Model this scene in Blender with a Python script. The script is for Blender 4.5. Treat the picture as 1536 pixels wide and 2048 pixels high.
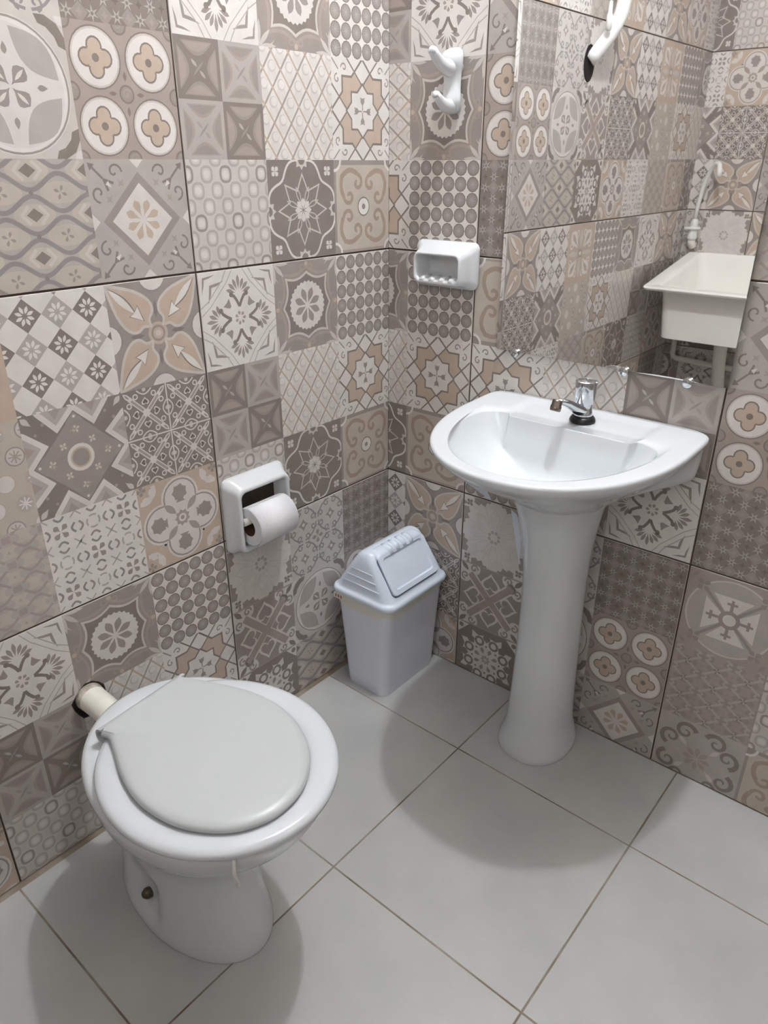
import bpy, bmesh, math, random
from mathutils import Vector, Matrix
from mathutils.geometry import tessellate_polygon

PI = math.pi
for o in list(bpy.data.objects):
    bpy.data.objects.remove(o)
scene = bpy.context.scene
col = scene.collection

# ---------------------------------------------------------------- camera
cam_d = bpy.data.cameras.new('camera')
cam_d.sensor_fit = 'VERTICAL'
cam_d.sensor_height = 24.0
cam_d.lens = 1463.6 / 2048 * 24.0
cam_d.clip_start = 0.02
cam = bpy.data.objects.new('camera', cam_d)
col.objects.link(cam)
YAW, PIT, ROL = 0.7038, 0.4447, -0.0002
fw = Vector((-math.sin(YAW) * math.cos(PIT), math.cos(YAW) * math.cos(PIT), -math.sin(PIT)))
rt = Vector((math.cos(YAW), math.sin(YAW), 0))
up = rt.cross(fw)
r2 = math.cos(ROL) * rt + math.sin(ROL) * up
u2 = -math.sin(ROL) * rt + math.cos(ROL) * up
M = Matrix((r2, u2, -fw)).transposed().to_4x4()
M.translation = Vector((1.1946, -1.4251, 1.2887))
cam.matrix_world = M
scene.camera = cam

# ---------------------------------------------------------------- light and exposure
vs = scene.view_settings
vs.view_transform = 'Standard'
vs.look = 'None'
vs.gamma = 1.0
vs.use_curve_mapping = False
vs.exposure = 1.74
world = bpy.data.worlds.new('world')
scene.world = world
world.use_nodes = True
world.node_tree.nodes['Background'].inputs[0].default_value = (0.9, 0.95, 1.0, 1)
world.node_tree.nodes['Background'].inputs[1].default_value = 0.35
LAMP = Vector((0.60, -0.25, 2.58))
LAMP_W = 19.5
LAMP_COL = (0.94, 0.975, 1.05)
# soft fill light added on the unseen wall behind the camera
FILL_RECT = (0.80, 1.40, 1.62, 2.12)      # x0, x1, z0, z1 on the front wall
wd = bpy.data.lights.new('added_fill_light', 'AREA')
wd.shape = 'RECTANGLE'
wd.size, wd.size_y = FILL_RECT[1] - FILL_RECT[0], FILL_RECT[3] - FILL_RECT[2]
wd.energy = 1.3
wd.color = (0.90, 0.97, 1.0)
wdo = bpy.data.objects.new('added_fill_light', wd)
col.objects.link(wdo)
wdo.location = ((FILL_RECT[0] + FILL_RECT[1]) / 2, -2.0 + .006, (FILL_RECT[2] + FILL_RECT[3]) / 2)
wdo.rotation_euler = (PI / 2, 0, 0)

# ---------------------------------------------------------------- materials
def s2l(c):
    c = c / 255.0
    return c / 12.92 if c <= 0.04045 else ((c + 0.055) / 1.055) ** 2.4
def rgb(r, g, b):
    return (s2l(r), s2l(g), s2l(b), 1.0)

def mat(name, c, rough=0.5, metal=0.0, noise=0.0, nscale=8.0, bump=0.0, bscale=60.0, spec=0.5, coat=0.0, c2=None, detail=4.0):
    m = bpy.data.materials.new(name)
    m.use_nodes = True
    nt = m.node_tree
    b = nt.nodes['Principled BSDF']
    b.inputs['Base Color'].default_value = c
    b.inputs['Roughness'].default_value = rough
    b.inputs['Metallic'].default_value = metal
    b.inputs['Specular IOR Level'].default_value = spec
    b.inputs['Coat Weight'].default_value = coat
    if noise > 0 or c2:
        tc = nt.nodes.new('ShaderNodeTexCoord')
        n = nt.nodes.new('ShaderNodeTexNoise')
        n.inputs['Scale'].default_value = nscale
        n.inputs['Detail'].default_value = detail
        nt.links.new(tc.outputs['Object'], n.inputs['Vector'])
        r = nt.nodes.new('ShaderNodeValToRGB')
        r.color_ramp.elements[0].position = 0.3
        r.color_ramp.elements[1].position = 0.7
        a = c2 if c2 else tuple(v * (1 - noise) for v in c[:3]) + (1,)
        z = c if c2 else tuple(min(1, v * (1 + noise)) for v in c[:3]) + (1,)
        r.color_ramp.elements[0].color = a
        r.color_ramp.elements[1].color = z
        nt.links.new(n.outputs['Fac'], r.inputs['Fac'])
        nt.links.new(r.outputs['Color'], b.inputs['Base Color'])
    if bump > 0:
        tc = nt.nodes.new('ShaderNodeTexCoord')
        n = nt.nodes.new('ShaderNodeTexNoise')
        n.inputs['Scale'].default_value = bscale
        nt.links.new(tc.outputs['Object'], n.inputs['Vector'])
        bp = nt.nodes.new('ShaderNodeBump')
        bp.inputs['Strength'].default_value = bump
        bp.inputs['Distance'].default_value = 0.002
        nt.links.new(n.outputs['Fac'], bp.inputs['Height'])
        nt.links.new(bp.outputs['Normal'], b.inputs['Normal'])
    return m

# printed glaze colours of the patchwork wall tiles
INK = {
    'W': rgb(220, 215, 210), 'L': rgb(200, 193, 187), 'G': rgb(177, 170, 165), 'T': rgb(156, 146, 140),
    'D': rgb(136, 126, 119), 'K': rgb(120, 109, 102), 'N': rgb(192, 173, 157), 'P': rgb(168, 154, 147),
    'S': rgb(147, 141, 140), 'B': rgb(190, 180, 169), 'E': rgb(213, 207, 202), 'X': rgb(112, 102, 96), 'C': rgb(168, 149, 134),
}
INKS = list(INK)
ink_mats = [mat('glaze_' + k, INK[k], rough=0.32, noise=0.05, nscale=30.0, spec=0.4) for k in INKS]
m_grout = mat('grout', rgb(82, 71, 63), rough=0.9, noise=0.25, nscale=30)
m_fgrout = mat('floor_grout', rgb(165, 156, 144), rough=0.9, c2=rgb(112, 88, 68), nscale=9)
m_tile_edge = mat('tile_biscuit', rgb(205, 196, 186), rough=0.4)
m_floor = mat('floor_glaze', rgb(196, 195, 192), rough=0.27, c2=rgb(180, 181, 181), nscale=5.0, detail=8.0, bump=0.04, bscale=90, spec=0.45)
m_ceil = mat('ceiling_paint', rgb(243, 243, 241), rough=0.9)
m_plain = mat('plain_wall', rgb(190, 180, 168), rough=0.6, noise=0.06)
m_porc = mat('porcelain', rgb(213, 217, 220), rough=0.09, spec=0.5, coat=0.2)
m_porc2 = mat('wall_porcelain', rgb(216, 218, 220), rough=0.07, spec=0.5, coat=0.3)
m_seat = mat('seat_plastic', rgb(212, 215, 219), rough=0.22, spec=0.4)
m_lid = mat('lid_plastic', rgb(195, 198, 199), rough=0.3, spec=0.4, noise=0.012, nscale=5)
m_bin = mat('bin_plastic', rgb(232, 235, 246), rough=0.25, spec=0.45)
m_lidbin = mat('bin_lid_plastic', rgb(226, 236, 249), rough=0.22, spec=0.5)
m_pvc = mat('cream_pvc', rgb(238, 235, 224), rough=0.35, noise=0.05, nscale=12)
m_pvcdirt = mat('pvc_grey_scuff', rgb(140, 130, 118), rough=0.8, c2=rgb(226, 218, 200), nscale=70)
m_dark = mat('near_black', rgb(28, 20, 15), rough=0.95)
m_chrome = mat('chrome', rgb(205, 208, 212), rough=0.07, metal=1.0)
m_brass = mat('worn_nickel', rgb(140, 130, 124), rough=0.22, metal=1.0)
m_rubber = mat('black_rubber', rgb(18, 17, 17), rough=0.35)
m_mirror = mat('mirror_silver', rgb(240, 240, 240), rough=0.015, metal=1.0)
m_mirredge = mat('glass_edge', rgb(150, 165, 155), rough=0.2)
m_paper = mat('tissue_paper', rgb(232, 231, 234), rough=0.95, bump=0.25, bscale=140, noise=0.015, nscale=60)
m_card = mat('cardboard', rgb(92, 62, 45), rough=0.9, noise=0.1)
m_label = mat('label_film', rgb(214, 222, 236), rough=0.3)
m_rod = mat('white_rod', rgb(228, 224, 216), rough=0.3)
m_bolt = mat('aged_bolt', rgb(95, 85, 72), rough=0.4, metal=0.7, noise=0.3, nscale=200)
m_tank = mat('cream_polymer', rgb(250, 248, 242), rough=0.25, noise=0.02)
m_bulb = bpy.data.materials.new('bulb_glow')
m_bulb.use_nodes = True
_b = m_bulb.node_tree.nodes['Principled BSDF']
_b.inputs['Base Color'].default_value = (1, 1, 1, 1)
_b.inputs['Emission Color'].default_value = (0.91, 0.955, 1.0, 1)
_b.inputs['Emission Strength'].default_value = LAMP_W / (4 * PI * .035 ** 2 * PI)
m_white = mat('white_enamel', rgb(235, 235, 232), rough=0.4)

# ---------------------------------------------------------------- mesh helpers
def link(name, me, parent=None):
    o = bpy.data.objects.new(name, me)
    col.objects.link(o)
    if parent:
        o.parent = parent
    return o

def obj(name, verts, faces, m, parent=None, smooth=True, subsurf=0, bevel=0.0, angle=None):
    me = bpy.data.meshes.new(name)
    me.from_pydata([tuple(v) for v in verts], [], faces)
    bm = bmesh.new()
    bm.from_mesh(me)
    bmesh.ops.remove_doubles(bm, verts=bm.verts, dist=1e-6)
    bmesh.ops.recalc_face_normals(bm, faces=bm.faces)
    bm.to_mesh(me)
    bm.free()
    me.materials.append(m)
    if smooth:
        me.polygons.foreach_set('use_smooth', [True] * len(me.polygons))
        if angle:
            me.set_sharp_from_angle(angle=math.radians(angle))
    o = link(name, me, parent)
    if bevel > 0:
        b = o.modifiers.new('bevel', 'BEVEL')
        b.width = bevel
        b.segments = 3
        b.limit_method = 'ANGLE'
    if subsurf:
        s = o.modifiers.new('subsurf', 'SUBSURF')
        s.levels = subsurf
        s.render_levels = subsurf
    return o

def empty(name, loc=(0, 0, 0), rz=0.0):
    o = bpy.data.objects.new(name, None)
    o.empty_display_size = 0.05
    col.objects.link(o)
    o.location = loc
    o.rotation_euler = (0, 0, rz)
    return o

def tag(o, label, cat, group=None):
    o['label'] = label
    o['category'] = cat
    if group:
        o['group'] = group
    return o

def loft(rings, cap0=True, cap1=True, closed=True):
    v, f = [], []
    n = len(rings[0])
    for r in rings:
        v += [Vector(p) for p in r]
    for k in range(len(rings) - 1):
        for i in range(n if closed else n - 1):
            j = (i + 1) % n
            f.append((k * n + i, k * n + j, (k + 1) * n + j, (k + 1) * n + i))
    if cap0:
        f.append(tuple(range(n))[::-1])
    if cap1:
        b = (len(rings) - 1) * n
        f.append(tuple(b + i for i in range(n)))
    return v, f

def merge(*parts):
    v, f = [], []
    for pv, pf in parts:
        b = len(v)
        v += list(pv)
        f += [tuple(b + i for i in q) for q in pf]
    return v, f

def lathe(profile, n=40, center=(0, 0, 0), cap0=True, cap1=True):
    rings = []
    for r, z in profile:
        rings.append([(center[0] + r * math.cos(2 * PI * i / n), center[1] + r * math.sin(2 * PI * i / n), center[2] + z) for i in range(n)])
    return loft(rings, cap0, cap1)

def tube(path, radii, n=20, cap=True, flat=1.0):
    path = [Vector(p) for p in path]
    if not hasattr(radii, '__len__'):
        radii = [radii] * len(path)
    rings = []
    ref = None
    for i, p in enumerate(path):
        a = path[max(0, i - 1)]
        b = path[min(len(path) - 1, i + 1)]
        t = (b - a).normalized()
        if ref is None:
            ref = Vector((0, 0, 1)) if abs(t.z) < 0.9 else Vector((1, 0, 0))
        s = t.cross(ref).normalized()
        w = s.cross(t).normalized()
        ref = w
        rings.append([p + radii[i] * (math.cos(2 * PI * k / n) * s + flat * math.sin(2 * PI * k / n) * w) for k in range(n)])
    return loft(rings, cap, cap)

def bez(p0, p1, p2, p3, n=12):
    out = []
    for i in range(n + 1):
        t = i / n
        out.append(Vector(p0) * (1 - t) ** 3 + 3 * Vector(p1) * t * (1 - t) ** 2 + 3 * Vector(p2) * t * t * (1 - t) + Vector(p3) * t ** 3)
    return out

def box(a, b):
    x0, y0, z0 = a
    x1, y1, z1 = b
    v = [(x0, y0, z0), (x1, y0, z0), (x1, y1, z0), (x0, y1, z0), (x0, y0, z1), (x1, y0, z1), (x1, y1, z1), (x0, y1, z1)]
    f = [(0, 3, 2, 1), (4, 5, 6, 7), (0, 1, 5, 4), (1, 2, 6, 5), (2, 3, 7, 6), (3, 0, 4, 7)]
    return v, f

def rrect(cx, cy, hx, hy, r, n=6):
    """rounded rectangle loop in 2D"""
    pts = []
    for sx, sy, a0 in ((1, 1, 0), (-1, 1, PI / 2), (-1, -1, PI), (1, -1, 1.5 * PI)):
        for k in range(n + 1):
            a = a0 + PI / 2 * k / n
            pts.append((cx + sx * (hx - r) + r * math.cos(a), cy + sy * (hy - r) + r * math.sin(a)))
    return pts

def sgnpow(v, e):
    return math.copysign(abs(v) ** e, v)
# ================================================================ printed tile motifs (flat print drawn as thin polygons)
class Canvas:
    def __init__(self):
        self.q = []
        self.k = 0
        self.hold = False
        self.st = [(1, 0, 0, 1, 0, 0)]
    def push(self, a, b, c, d, x=0, y=0):
        A, B, C_, D_, X, Y = self.st[-1]
        self.st.append((A * a + B * c, A * b + B * d, C_ * a + D_ * c, C_ * b + D_ * d, A * x + B * y + X, C_ * x + D_ * y + Y))
    def pop(self):
        self.st.pop()
    def tf(self, p):
        A, B, C_, D_, X, Y = self.st[-1]
        return (A * p[0] + B * p[1] + X, C_ * p[0] + D_ * p[1] + Y)
    def add(self, pts, c, lv):
        if not self.hold:
            self.k += 1
        lv = lv + (self.k % 8) * 0.1
        pts = [self.tf(p) for p in pts]
        for ax, s in ((0, 1), (0, -1), (1, 1), (1, -1)):
            out = []
            for i in range(len(pts)):
                p, q = pts[i - 1], pts[i]
                dp, dq = 1 - s * p[ax], 1 - s * q[ax]
                if (dp >= 0) != (dq >= 0):
                    t = dp / (dp - dq)
                    out.append((p[0] + t * (q[0] - p[0]), p[1] + t * (q[1] - p[1])))
                if dq >= 0:
                    out.append(q)
            pts = out
            if len(pts) < 3:
                return
        self.q.append((pts, c, lv))
    def poly(self, pts, c, lv=1):
        if len(pts) == 3:
            self.add(pts, c, lv)
            return
        self.k += 1
        self.hold = True
        for t in tessellate_polygon([[Vector((p[0], p[1], 0)) for p in pts]]):
            self.add([pts[i] for i in t], c, lv)
        self.hold = False
    def rect(self, x0, y0, x1, y1, c, lv=1):
        self.add([(x0, y0), (x1, y0), (x1, y1), (x0, y1)], c, lv)
    def bg(self, c):
        self.rect(-1, -1, 1, 1, c, 0)
    def disc(self, x, y, r, c, lv=1, n=20, ry=None):
        ry = ry or r
        self.add([(x + r * math.cos(2 * PI * i / n), y + ry * math.sin(2 * PI * i / n)) for i in range(n)], c, lv)
    def line(self, pts, w, c, lv=1, closed=False, taper=False):
        n = len(pts)
        L, R = [], []
        for i in range(n):
            a = pts[i - 1] if (i > 0 or closed) else pts[i]
            b = pts[(i + 1) % n] if (i < n - 1 or closed) else pts[i]
            p = pts[i]
            d1 = Vector((p[0] - a[0], p[1] - a[1]))
            d2 = Vector((b[0] - p[0], b[1] - p[1]))
            if d1.length < 1e-9: d1 = d2
            if d2.length < 1e-9: d2 = d1
            d1 = d1.normalized(); d2 = d2.normalized()
            t = d1 + d2
            if t.length < 1e-6: t = d1
            t.normalize()
            k = 1 / max(0.5, t.dot(d1))
            ww = w / 2 * k
            if taper:
                ww *= (1 - 0.75 * i / max(1, n - 1))
            L.append((p[0] - t.y * ww, p[1] + t.x * ww))
            R.append((p[0] + t.y * ww, p[1] - t.x * ww))
        for i in range(n if closed else n - 1):
            j = (i + 1) % n
            self.add([L[i], L[j], R[j], R[i]], c, lv)
    def ring(self, x, y, r, w, c, lv=1, n=24, ry=None, a0=0, a1=2 * PI):
        ry = ry or r
        full = abs(a1 - a0 - 2 * PI) < 1e-6
        m = n if full else n + 1
        self.line([(x + r * math.cos(a0 + (a1 - a0) * i / n), y + ry * math.sin(a0 + (a1 - a0) * i / n)) for i in range(m)], w, c, lv, closed=full)
    def drop(self, x, y, ang, l, w, c, lv=1, n=7, peak=0.62):
        """teardrop: point at (x,y), round end at distance l"""
        ca, sa = math.cos(ang), math.sin(ang)
        pts = []
        for s in (1, -1):
            for i in range(n + 1):
                t = i / n if s == 1 else 1 - i / n
                if s == -1 and (i == 0 or i == n): continue
                h = w / 2 * math.sin(PI * t ** (math.log(0.5) / math.log(peak)))
                pts.append((x + ca * l * t - sa * h * s, y + sa * l * t + ca * h * s))
        self.poly(pts, c, lv)
    def lens(self, p, q, w, c, lv=1, n=6):
        d = Vector((q[0] - p[0], q[1] - p[1]))
        nn = Vector((-d.y, d.x)).normalized()
        pts = []
        for i in range(n + 1):
            t = i / n
            h = w / 2 * math.sin(PI * t)
            pts.append((p[0] + d.x * t + nn.x * h, p[1] + d.y * t + nn.y * h))
        for i in range(n - 1, 0, -1):
            t = i / n
            h = -w / 2 * math.sin(PI * t)
            pts.append((p[0] + d.x * t + nn.x * h, p[1] + d.y * t + nn.y * h))
        self.poly(pts, c, lv)
    def spiral(self, x, y, r, a0, turns, w, c, lv=1, n=16, r1=0.12, taper=False):
        self.line([(x + (r + (r * r1 - r) * i / n) * math.cos(a0 + turns * 2 * PI * i / n), y + (r + (r * r1 - r) * i / n) * math.sin(a0 + turns * 2 * PI * i / n)) for i in range(n + 1)], w, c, lv, taper=taper)
    def heart(self, x, y, s, ang, c, lv=1, w=None):
        ca, sa = math.cos(ang), math.sin(ang)
        pts = []
        for i in range(18):
            t = 2 * PI * i / 18
            hx = 16 * math.sin(t) ** 3 / 17 * s
            hy = (13 * math.cos(t) - 5 * math.cos(2 * t) - 2 * math.cos(3 * t) - math.cos(4 * t)) / 17 * s
            pts.append((x + ca * hx - sa * hy, y + sa * hx + ca * hy))
        if w: self.line(pts, w, c, lv, closed=True)
        else: self.poly(pts, c, lv)
    def gear(self, x, y, r0, r1, n, c, lv=1, ph=0.0):
        self.poly([(x + (r1 if i % 2 else r0) * math.cos(PI * i / n + ph), y + (r1 if i % 2 else r0) * math.sin(PI * i / n + ph)) for i in range(2 * n)], c, lv)
    def flower(self, x, y, r0, r1, n, w, c, lv=1, ph=0.0, peak=0.62):
        for i in range(n):
            a = ph + 2 * PI * i / n
            self.drop(x + r0 * math.cos(a), y + r0 * math.sin(a), a, r1 - r0, w, c, lv, n=5, peak=peak)
    def sym4(self, fn):
        for a, b, c, d in ((1, 0, 0, 1), (0, -1, 1, 0), (-1, 0, 0, -1), (0, 1, -1, 0)):
            self.push(a, b, c, d)
            fn()
            self.pop()
    def sym8(self, fn):
        def g():
            fn()
            self.push(-1, 0, 0, 1)
            fn()
            self.pop()
        self.sym4(g)
    def at(self, x, y, s, fn):
        self.push(s, 0, 0, s, x, y)
        fn()
        self.pop()

def arcpts(p, q, sag, n=8):
    d = Vector((q[0] - p[0], q[1] - p[1]))
    nn = Vector((-d.y, d.x)).normalized()
    return [(p[0] + d.x * i / n + nn.x * sag * math.sin(PI * i / n), p[1] + d.y * i / n + nn.y * sag * math.sin(PI * i / n)) for i in range(n + 1)]

def m_sprig(c):
    c.bg('W')
    def q():
        c.poly([(.90, .90), (.58, .94), (.74, .88), (.86, .86), (.88, .74), (.94, .58)], 'T')
        c.poly([(.74, .74), (.36, .80), (.56, .71), (.69, .69), (.71, .56), (.80, .36)], 'T')
        c.line([(1, .30), (.80, .42), (.42, .80), (.30, 1)], .022, 'G')
        c.line([(1, .14), (.75, .31), (.31, .75), (.14, 1)], .018, 'G')
        for i in range(7):
            a = PI / 2 + (i - 3) * .42
            c.drop(.09 * math.cos(a), .50 + .09 * math.sin(a), a, .25 + .05 * (i == 3), .085, 'T', n=5)
        for s in (1, -1):
            c.line([(0, .24), (s * .06, .36), (s * .13, .46), (s * .21, .50)], .065, 'D', taper=False)
            c.disc(s * .20, .50, .055, 'D', n=10)
        c.poly([(.34, .34), (.27, .43), (.22, .26), (.26, .22), (.43, .27)], 'T')
    c.sym4(q)
    c.flower(0, 0, .05, .15, 7, .075, 'P', 1)
    c.disc(0, 0, .045, 'W', 2, n=8)

def m_darkflower(c):
    c.bg('T')
    tips = []
    for k in range(8):
        a = k * PI / 4
        r = .74 if k % 2 == 0 else .90
        tips.append((r * math.cos(a), r * math.sin(a)))
    pts = []
    for k in range(8):
        pts += arcpts(tips[k], tips[(k + 1) % 8], .085, 6)[:-1]
    c.poly(pts, 'D', 1)
    c.line(pts, .05, 'L', 2, closed=True)
    c.line([(p[0] * 1.17, p[1] * 1.17) for p in pts], .06, 'P', 1, closed=True)
    c.gear(0, 0, .52, .56, 28, 'E', 3)
    c.flower(0, 0, .06, .42, 8, .17, 'T', 4, PI / 8)
    def q():
        c.lens((.99, .99), (.55, .97), .09, 'L', 3)
        c.lens((.99, .99), (.97, .55), .09, 'L', 3)
        c.lens((1, 1), (.70, .70), .10, 'L', 3)
        c.poly([(.72, .96), (.58, .86), (.66, .95)], 'L', 3)
        c.disc(.93, 0, .055, 'N', 3, n=10)
        c.spiral(.84, .14, .10, -PI / 2, .8, .035, 'P', 3, n=9)
        c.spiral(.84, -.14, .10, PI / 2, -.8, .035, 'P', 3, n=9)
    c.sym4(q)

def m_dots(c):
    c.bg('W')
    for i in range(6):
        for j in range(6):
            x, y = -1 + (i + .5) / 3, -1 + (j + .5) / 3
            c.disc(x, y, .163, 'D', 1, n=12)
            c.disc(x, y, .138, 'T', 2, n=12)
            for k in range(5):
                a = k * PI / 5 + .2
                c.line([(x - .10 * math.cos(a), y - .10 * math.sin(a)), (x + .10 * math.cos(a), y + .10 * math.sin(a))], .012, 'G', 3)

def m_foursq(c):
    c.bg('D')
    for i in (0, 1):
        for j in (0, 1):
            def f(dark=(i + j) % 2 == 1):
                if not dark:
                    c.rect(-1, -1, 1, 1, 'G', 1)
                def q():
                    c.poly(arcpts((-.70, .86), (.70, .86), -.46, 10), 'T' if dark else 'P', 2)
                    c.poly(arcpts((-.60, .82), (.60, .82), -.30, 10), 'P' if dark else 'T', 3)
                c.sym4(q)
                c.lens((-.30, .30), (-.05, .05), .12, 'G' if dark else 'P', 2)
                c.lens((.30, -.30), (.05, -.05), .12, 'G' if dark else 'P', 2)
                c.lens((.26, .26), (-.26, -.26), .09, 'T', 2)
            c.at(-.5 + i, -.5 + j, .5, f)

def m_lattice(c):
    c.bg('W')
    h = .235
    for k in range(-9, 10):
        c.line([(-1.2, -1.2 * 1.35 + k * 2 * h * 1.35), (1.2, 1.2 * 1.35 + k * 2 * h * 1.35)], .042, 'P', 3)
        c.line([(-1.2, 1.2 * 1.35 + k * 2 * h * 1.35), (1.2, -1.2 * 1.35 + k * 2 * h * 1.35)], .042, 'N', 3)
    for i in range(-5, 6):
        for j in range(-5, 6):
            if (i + j) % 2: continue
            x, y = i * h, j * h * 1.35 + h * 1.35
            c.disc(x, y - .10, .125, 'E', 1, n=10)
            c.disc(x, y + .055, .11, 'L', 2, n=12)
            c.disc(x + .015, y + .065, .085, 'W', 4, n=10)

def star8(h, r):
    pts = []
    for k in range(4):
        a = k * PI / 2
        def R(x, y): return (x * math.cos(a) - y * math.sin(a), x * math.sin(a) + y * math.cos(a))
        pts += [R(r, 0), R(h, r - h), R(h, h), R(r - h, h)]
    return pts

def m_star(c):
    c.bg('W')
    p = star8(.66, 1.02)
    c.poly(p, 'N', 1)
    c.line(p, .045, 'D', 3, closed=True)
    def q():
        d = [(0, .50), (.27, .77), (0, 1.04), (-.27, .77)]
        c.poly(d, 'W', 2)
        c.line([(-.55, 1.05), (0, .50), (.55, 1.05)], .035, 'D', 3)
        c.drop(0, .10, PI / 2, .17, .14, 'T', 5, n=5)
        c.line([(-.07, .27), (0, .20), (.07, .27)], .03, 'T', 5)
        c.line([(0, .02), (0, .12)], .03, 'T', 5)
        c.spiral(.82, .60, .10, PI / 2, -.95, .03, 'T', 4, n=12)
        c.spiral(.60, .82, .10, 0, .95, .03, 'T', 4, n=12)
        c.line([(.98, .98), (.78, .78)], .03, 'T', 4)
    c.sym4(q)
    s = star8(.37, .54)
    c.poly(s, 'W', 4)
    c.line(s, .04, 'D', 5, closed=True)

def m_rings(c):
    c.bg('L')
    for i in range(-1, 6):
        for j in range(-1, 8):
            x = -1 + i * .46 + (.23 if j % 2 else 0)
            y = -1 + j * .29
            dk = j % 3 == 0 and i % 2 == 0
            k = .125
            pts = [(x + k * sgnpow(math.cos(2 * PI * t / 16), .75), y + k * 1.1 * sgnpow(math.sin(2 * PI * t / 16), .75)) for t in range(16)]
            c.line(pts, .05, 'T' if dk else 'G', 2, closed=True)
            c.disc(x, y, .075, 'E', 1, n=10)

def m_darkstar(c):
    c.bg('D')
    pts = []
    for k in range(16):
        a = k * PI / 8
        r = .72 if k % 2 == 0 else .42
        pts.append((r * math.cos(a), r * math.sin(a)))
    c.line(pts, .035, 'L', 2, closed=True)
    for k in range(8):
        a = k * PI / 4 + PI / 8
        q0 = (.16 * math.cos(a), .16 * math.sin(a))
        q1 = (.50 * math.cos(a), .50 * math.sin(a))
        c.line(arcpts(q0, q1, .05, 4) + arcpts(q1, q0, .05, 4)[1:-1], .022, 'L', 2, closed=True)
    c.flower(0, 0, .02, .25, 8, .12, 'E', 3)
    def q():
        b = arcpts((1.0, .10), (.72, .52), -.10, 6) + arcpts((.72, .52), (.52, .72), .04, 4)[1:] + arcpts((.52, .72), (.10, 1.0), -.10, 6)[1:]
        c.line(b, .05, 'E', 2)
        c.flower(.78, .78, 0, .12, 4, .10, 'E', 2, PI / 4)
        c.gear(1.04, 0, .17, .24, 9, 'L', 1)
        c.disc(1, 0, .10, 'D', 3, n=10)
    c.sym4(q)

def m_scroll(c):
    c.bg('E')
    c.rect(-1, -1, 1, 1, 'B', 0)
    c.rect(-1, .90, 1, 1, 'T', 1)
    c.rect(-1, -1, -.93, 1, 'T', 1)
    c.rect(-1, -1, 1, -.94, 'P', 1)
    def q():
        c.line(arcpts((.72, .22), (.66, .74), -.10, 6) + arcpts((.66, .74), (.22, .68), -.06, 5)[1:], .11, 'C', 2)
        c.spiral(.52, .22, .19, 0, -.95, .085, 'C', 3, n=13)
        c.spiral(.24, .50, .19, PI / 2, .95, .085, 'C', 3, n=13)
        c.disc(1, 1, .20, 'T', 3, n=16)
        c.ring(1, 1, .22, .06, 'W', 4, n=16)
    c.sym8(lambda: None)
    c.sym4(q)
    c.disc(0, 0, .215, 'D', 3)
    c.disc(0, 0, .185, 'W', 4)
    c.disc(0, 0, .065, 'T', 5, n=10)

def m_tulips(c):
    c.bg('N')
    def q():
        c.drop(.08, .08, PI / 4, .95, .5, 'W', 1, n=8, peak=.7)
        c.drop(.30, .30, PI / 4, .55, .2, 'N', 2, n=6)
        c.line([(.1, .1), (.55, .55)], .03, 'T', 3)
        c.lens((.18, 0), (.85, 0), .2, 'L', 2)
        c.spiral(.72, .30, .14, PI, .9, .045, 'W', 3, n=10)
        c.spiral(.30, .72, .14, -PI / 2, -.9, .045, 'W', 3, n=10)
    c.sym4(q)
    c.disc(0, 0, .14, 'T', 4)
    c.disc(0, 0, .08, 'W', 5, n=10)

def m_checks(c):
    c.bg('W')
    h = .285
    for i in range(-2, 3):
        for j in range(-2, 3):
            x, y = 2 * h * i + .06, 2 * h * j + .1
            dk = 'D' if (i + j) % 2 == 0 else 'G'
            c.poly([(x + h, y), (x, y + h), (x - h, y), (x, y - h)], dk, 1)
            for k in range(8):
                a = PI / 8 + k * PI / 4
                c.lens((x + .04 * math.cos(a), y + .04 * math.sin(a)), (x + .175 * math.cos(a), y + .175 * math.sin(a)), .062, 'W', 2, n=4)

def m_leafx(c):
    c.bg('T')
    def q():
        def half(s):
            return [(.13, .13), (.16, .29), (.07, .44), (.13, .63), (.42, .83), (1.0, 1.0)]
        a = half(1)
        sm = []
        for i in range(len(a) - 1):
            p0 = a[max(0, i - 1)]; p1 = a[i]; p2 = a[i + 1]; p3 = a[min(len(a) - 1, i + 2)]
            for t in (0, .33, .66):
                sm.append(tuple(.5 * ((2 * p1[k]) + (-p0[k] + p2[k]) * t + (2 * p0[k] - 5 * p1[k] + 4 * p2[k] - p3[k]) * t * t + (-p0[k] + 3 * p1[k] - 3 * p2[k] + p3[k]) * t ** 3) for k in (0, 1)))
        out = sm + [(1.0, 1.0)] + [(p[1], p[0]) for p in reversed(sm)]
        c.poly(out, 'N', 2)
        c.line(out, .055, 'L', 3, closed=False)
        c.lens((.42, .42), (.93, .93), .16, 'D', 4)
        c.lens((.43, .45), (.92, .94), .135, 'W', 5)
        c.poly([(.26, .26), (.38, .58), (.45, .47), (.58, .38)], 'D', 4)
        c.poly([(.275, .285), (.385, .555), (.445, .455), (.555, .385)], 'W', 5)
        c.disc(1.06, 0, .29, 'S', 1, n=18)
        c.disc(1.09, 0, .28, 'E', 2, n=18)
        c.lens((.30, 0), (.62, 0), .10, 'D', 1)
    c.sym4(q)
    c.disc(0, 0, .22, 'N', 3)
    c.ring(0, 0, .135, .045, 'T', 4)
    c.disc(0, 0, .06, 'L', 4, n=10)

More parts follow.
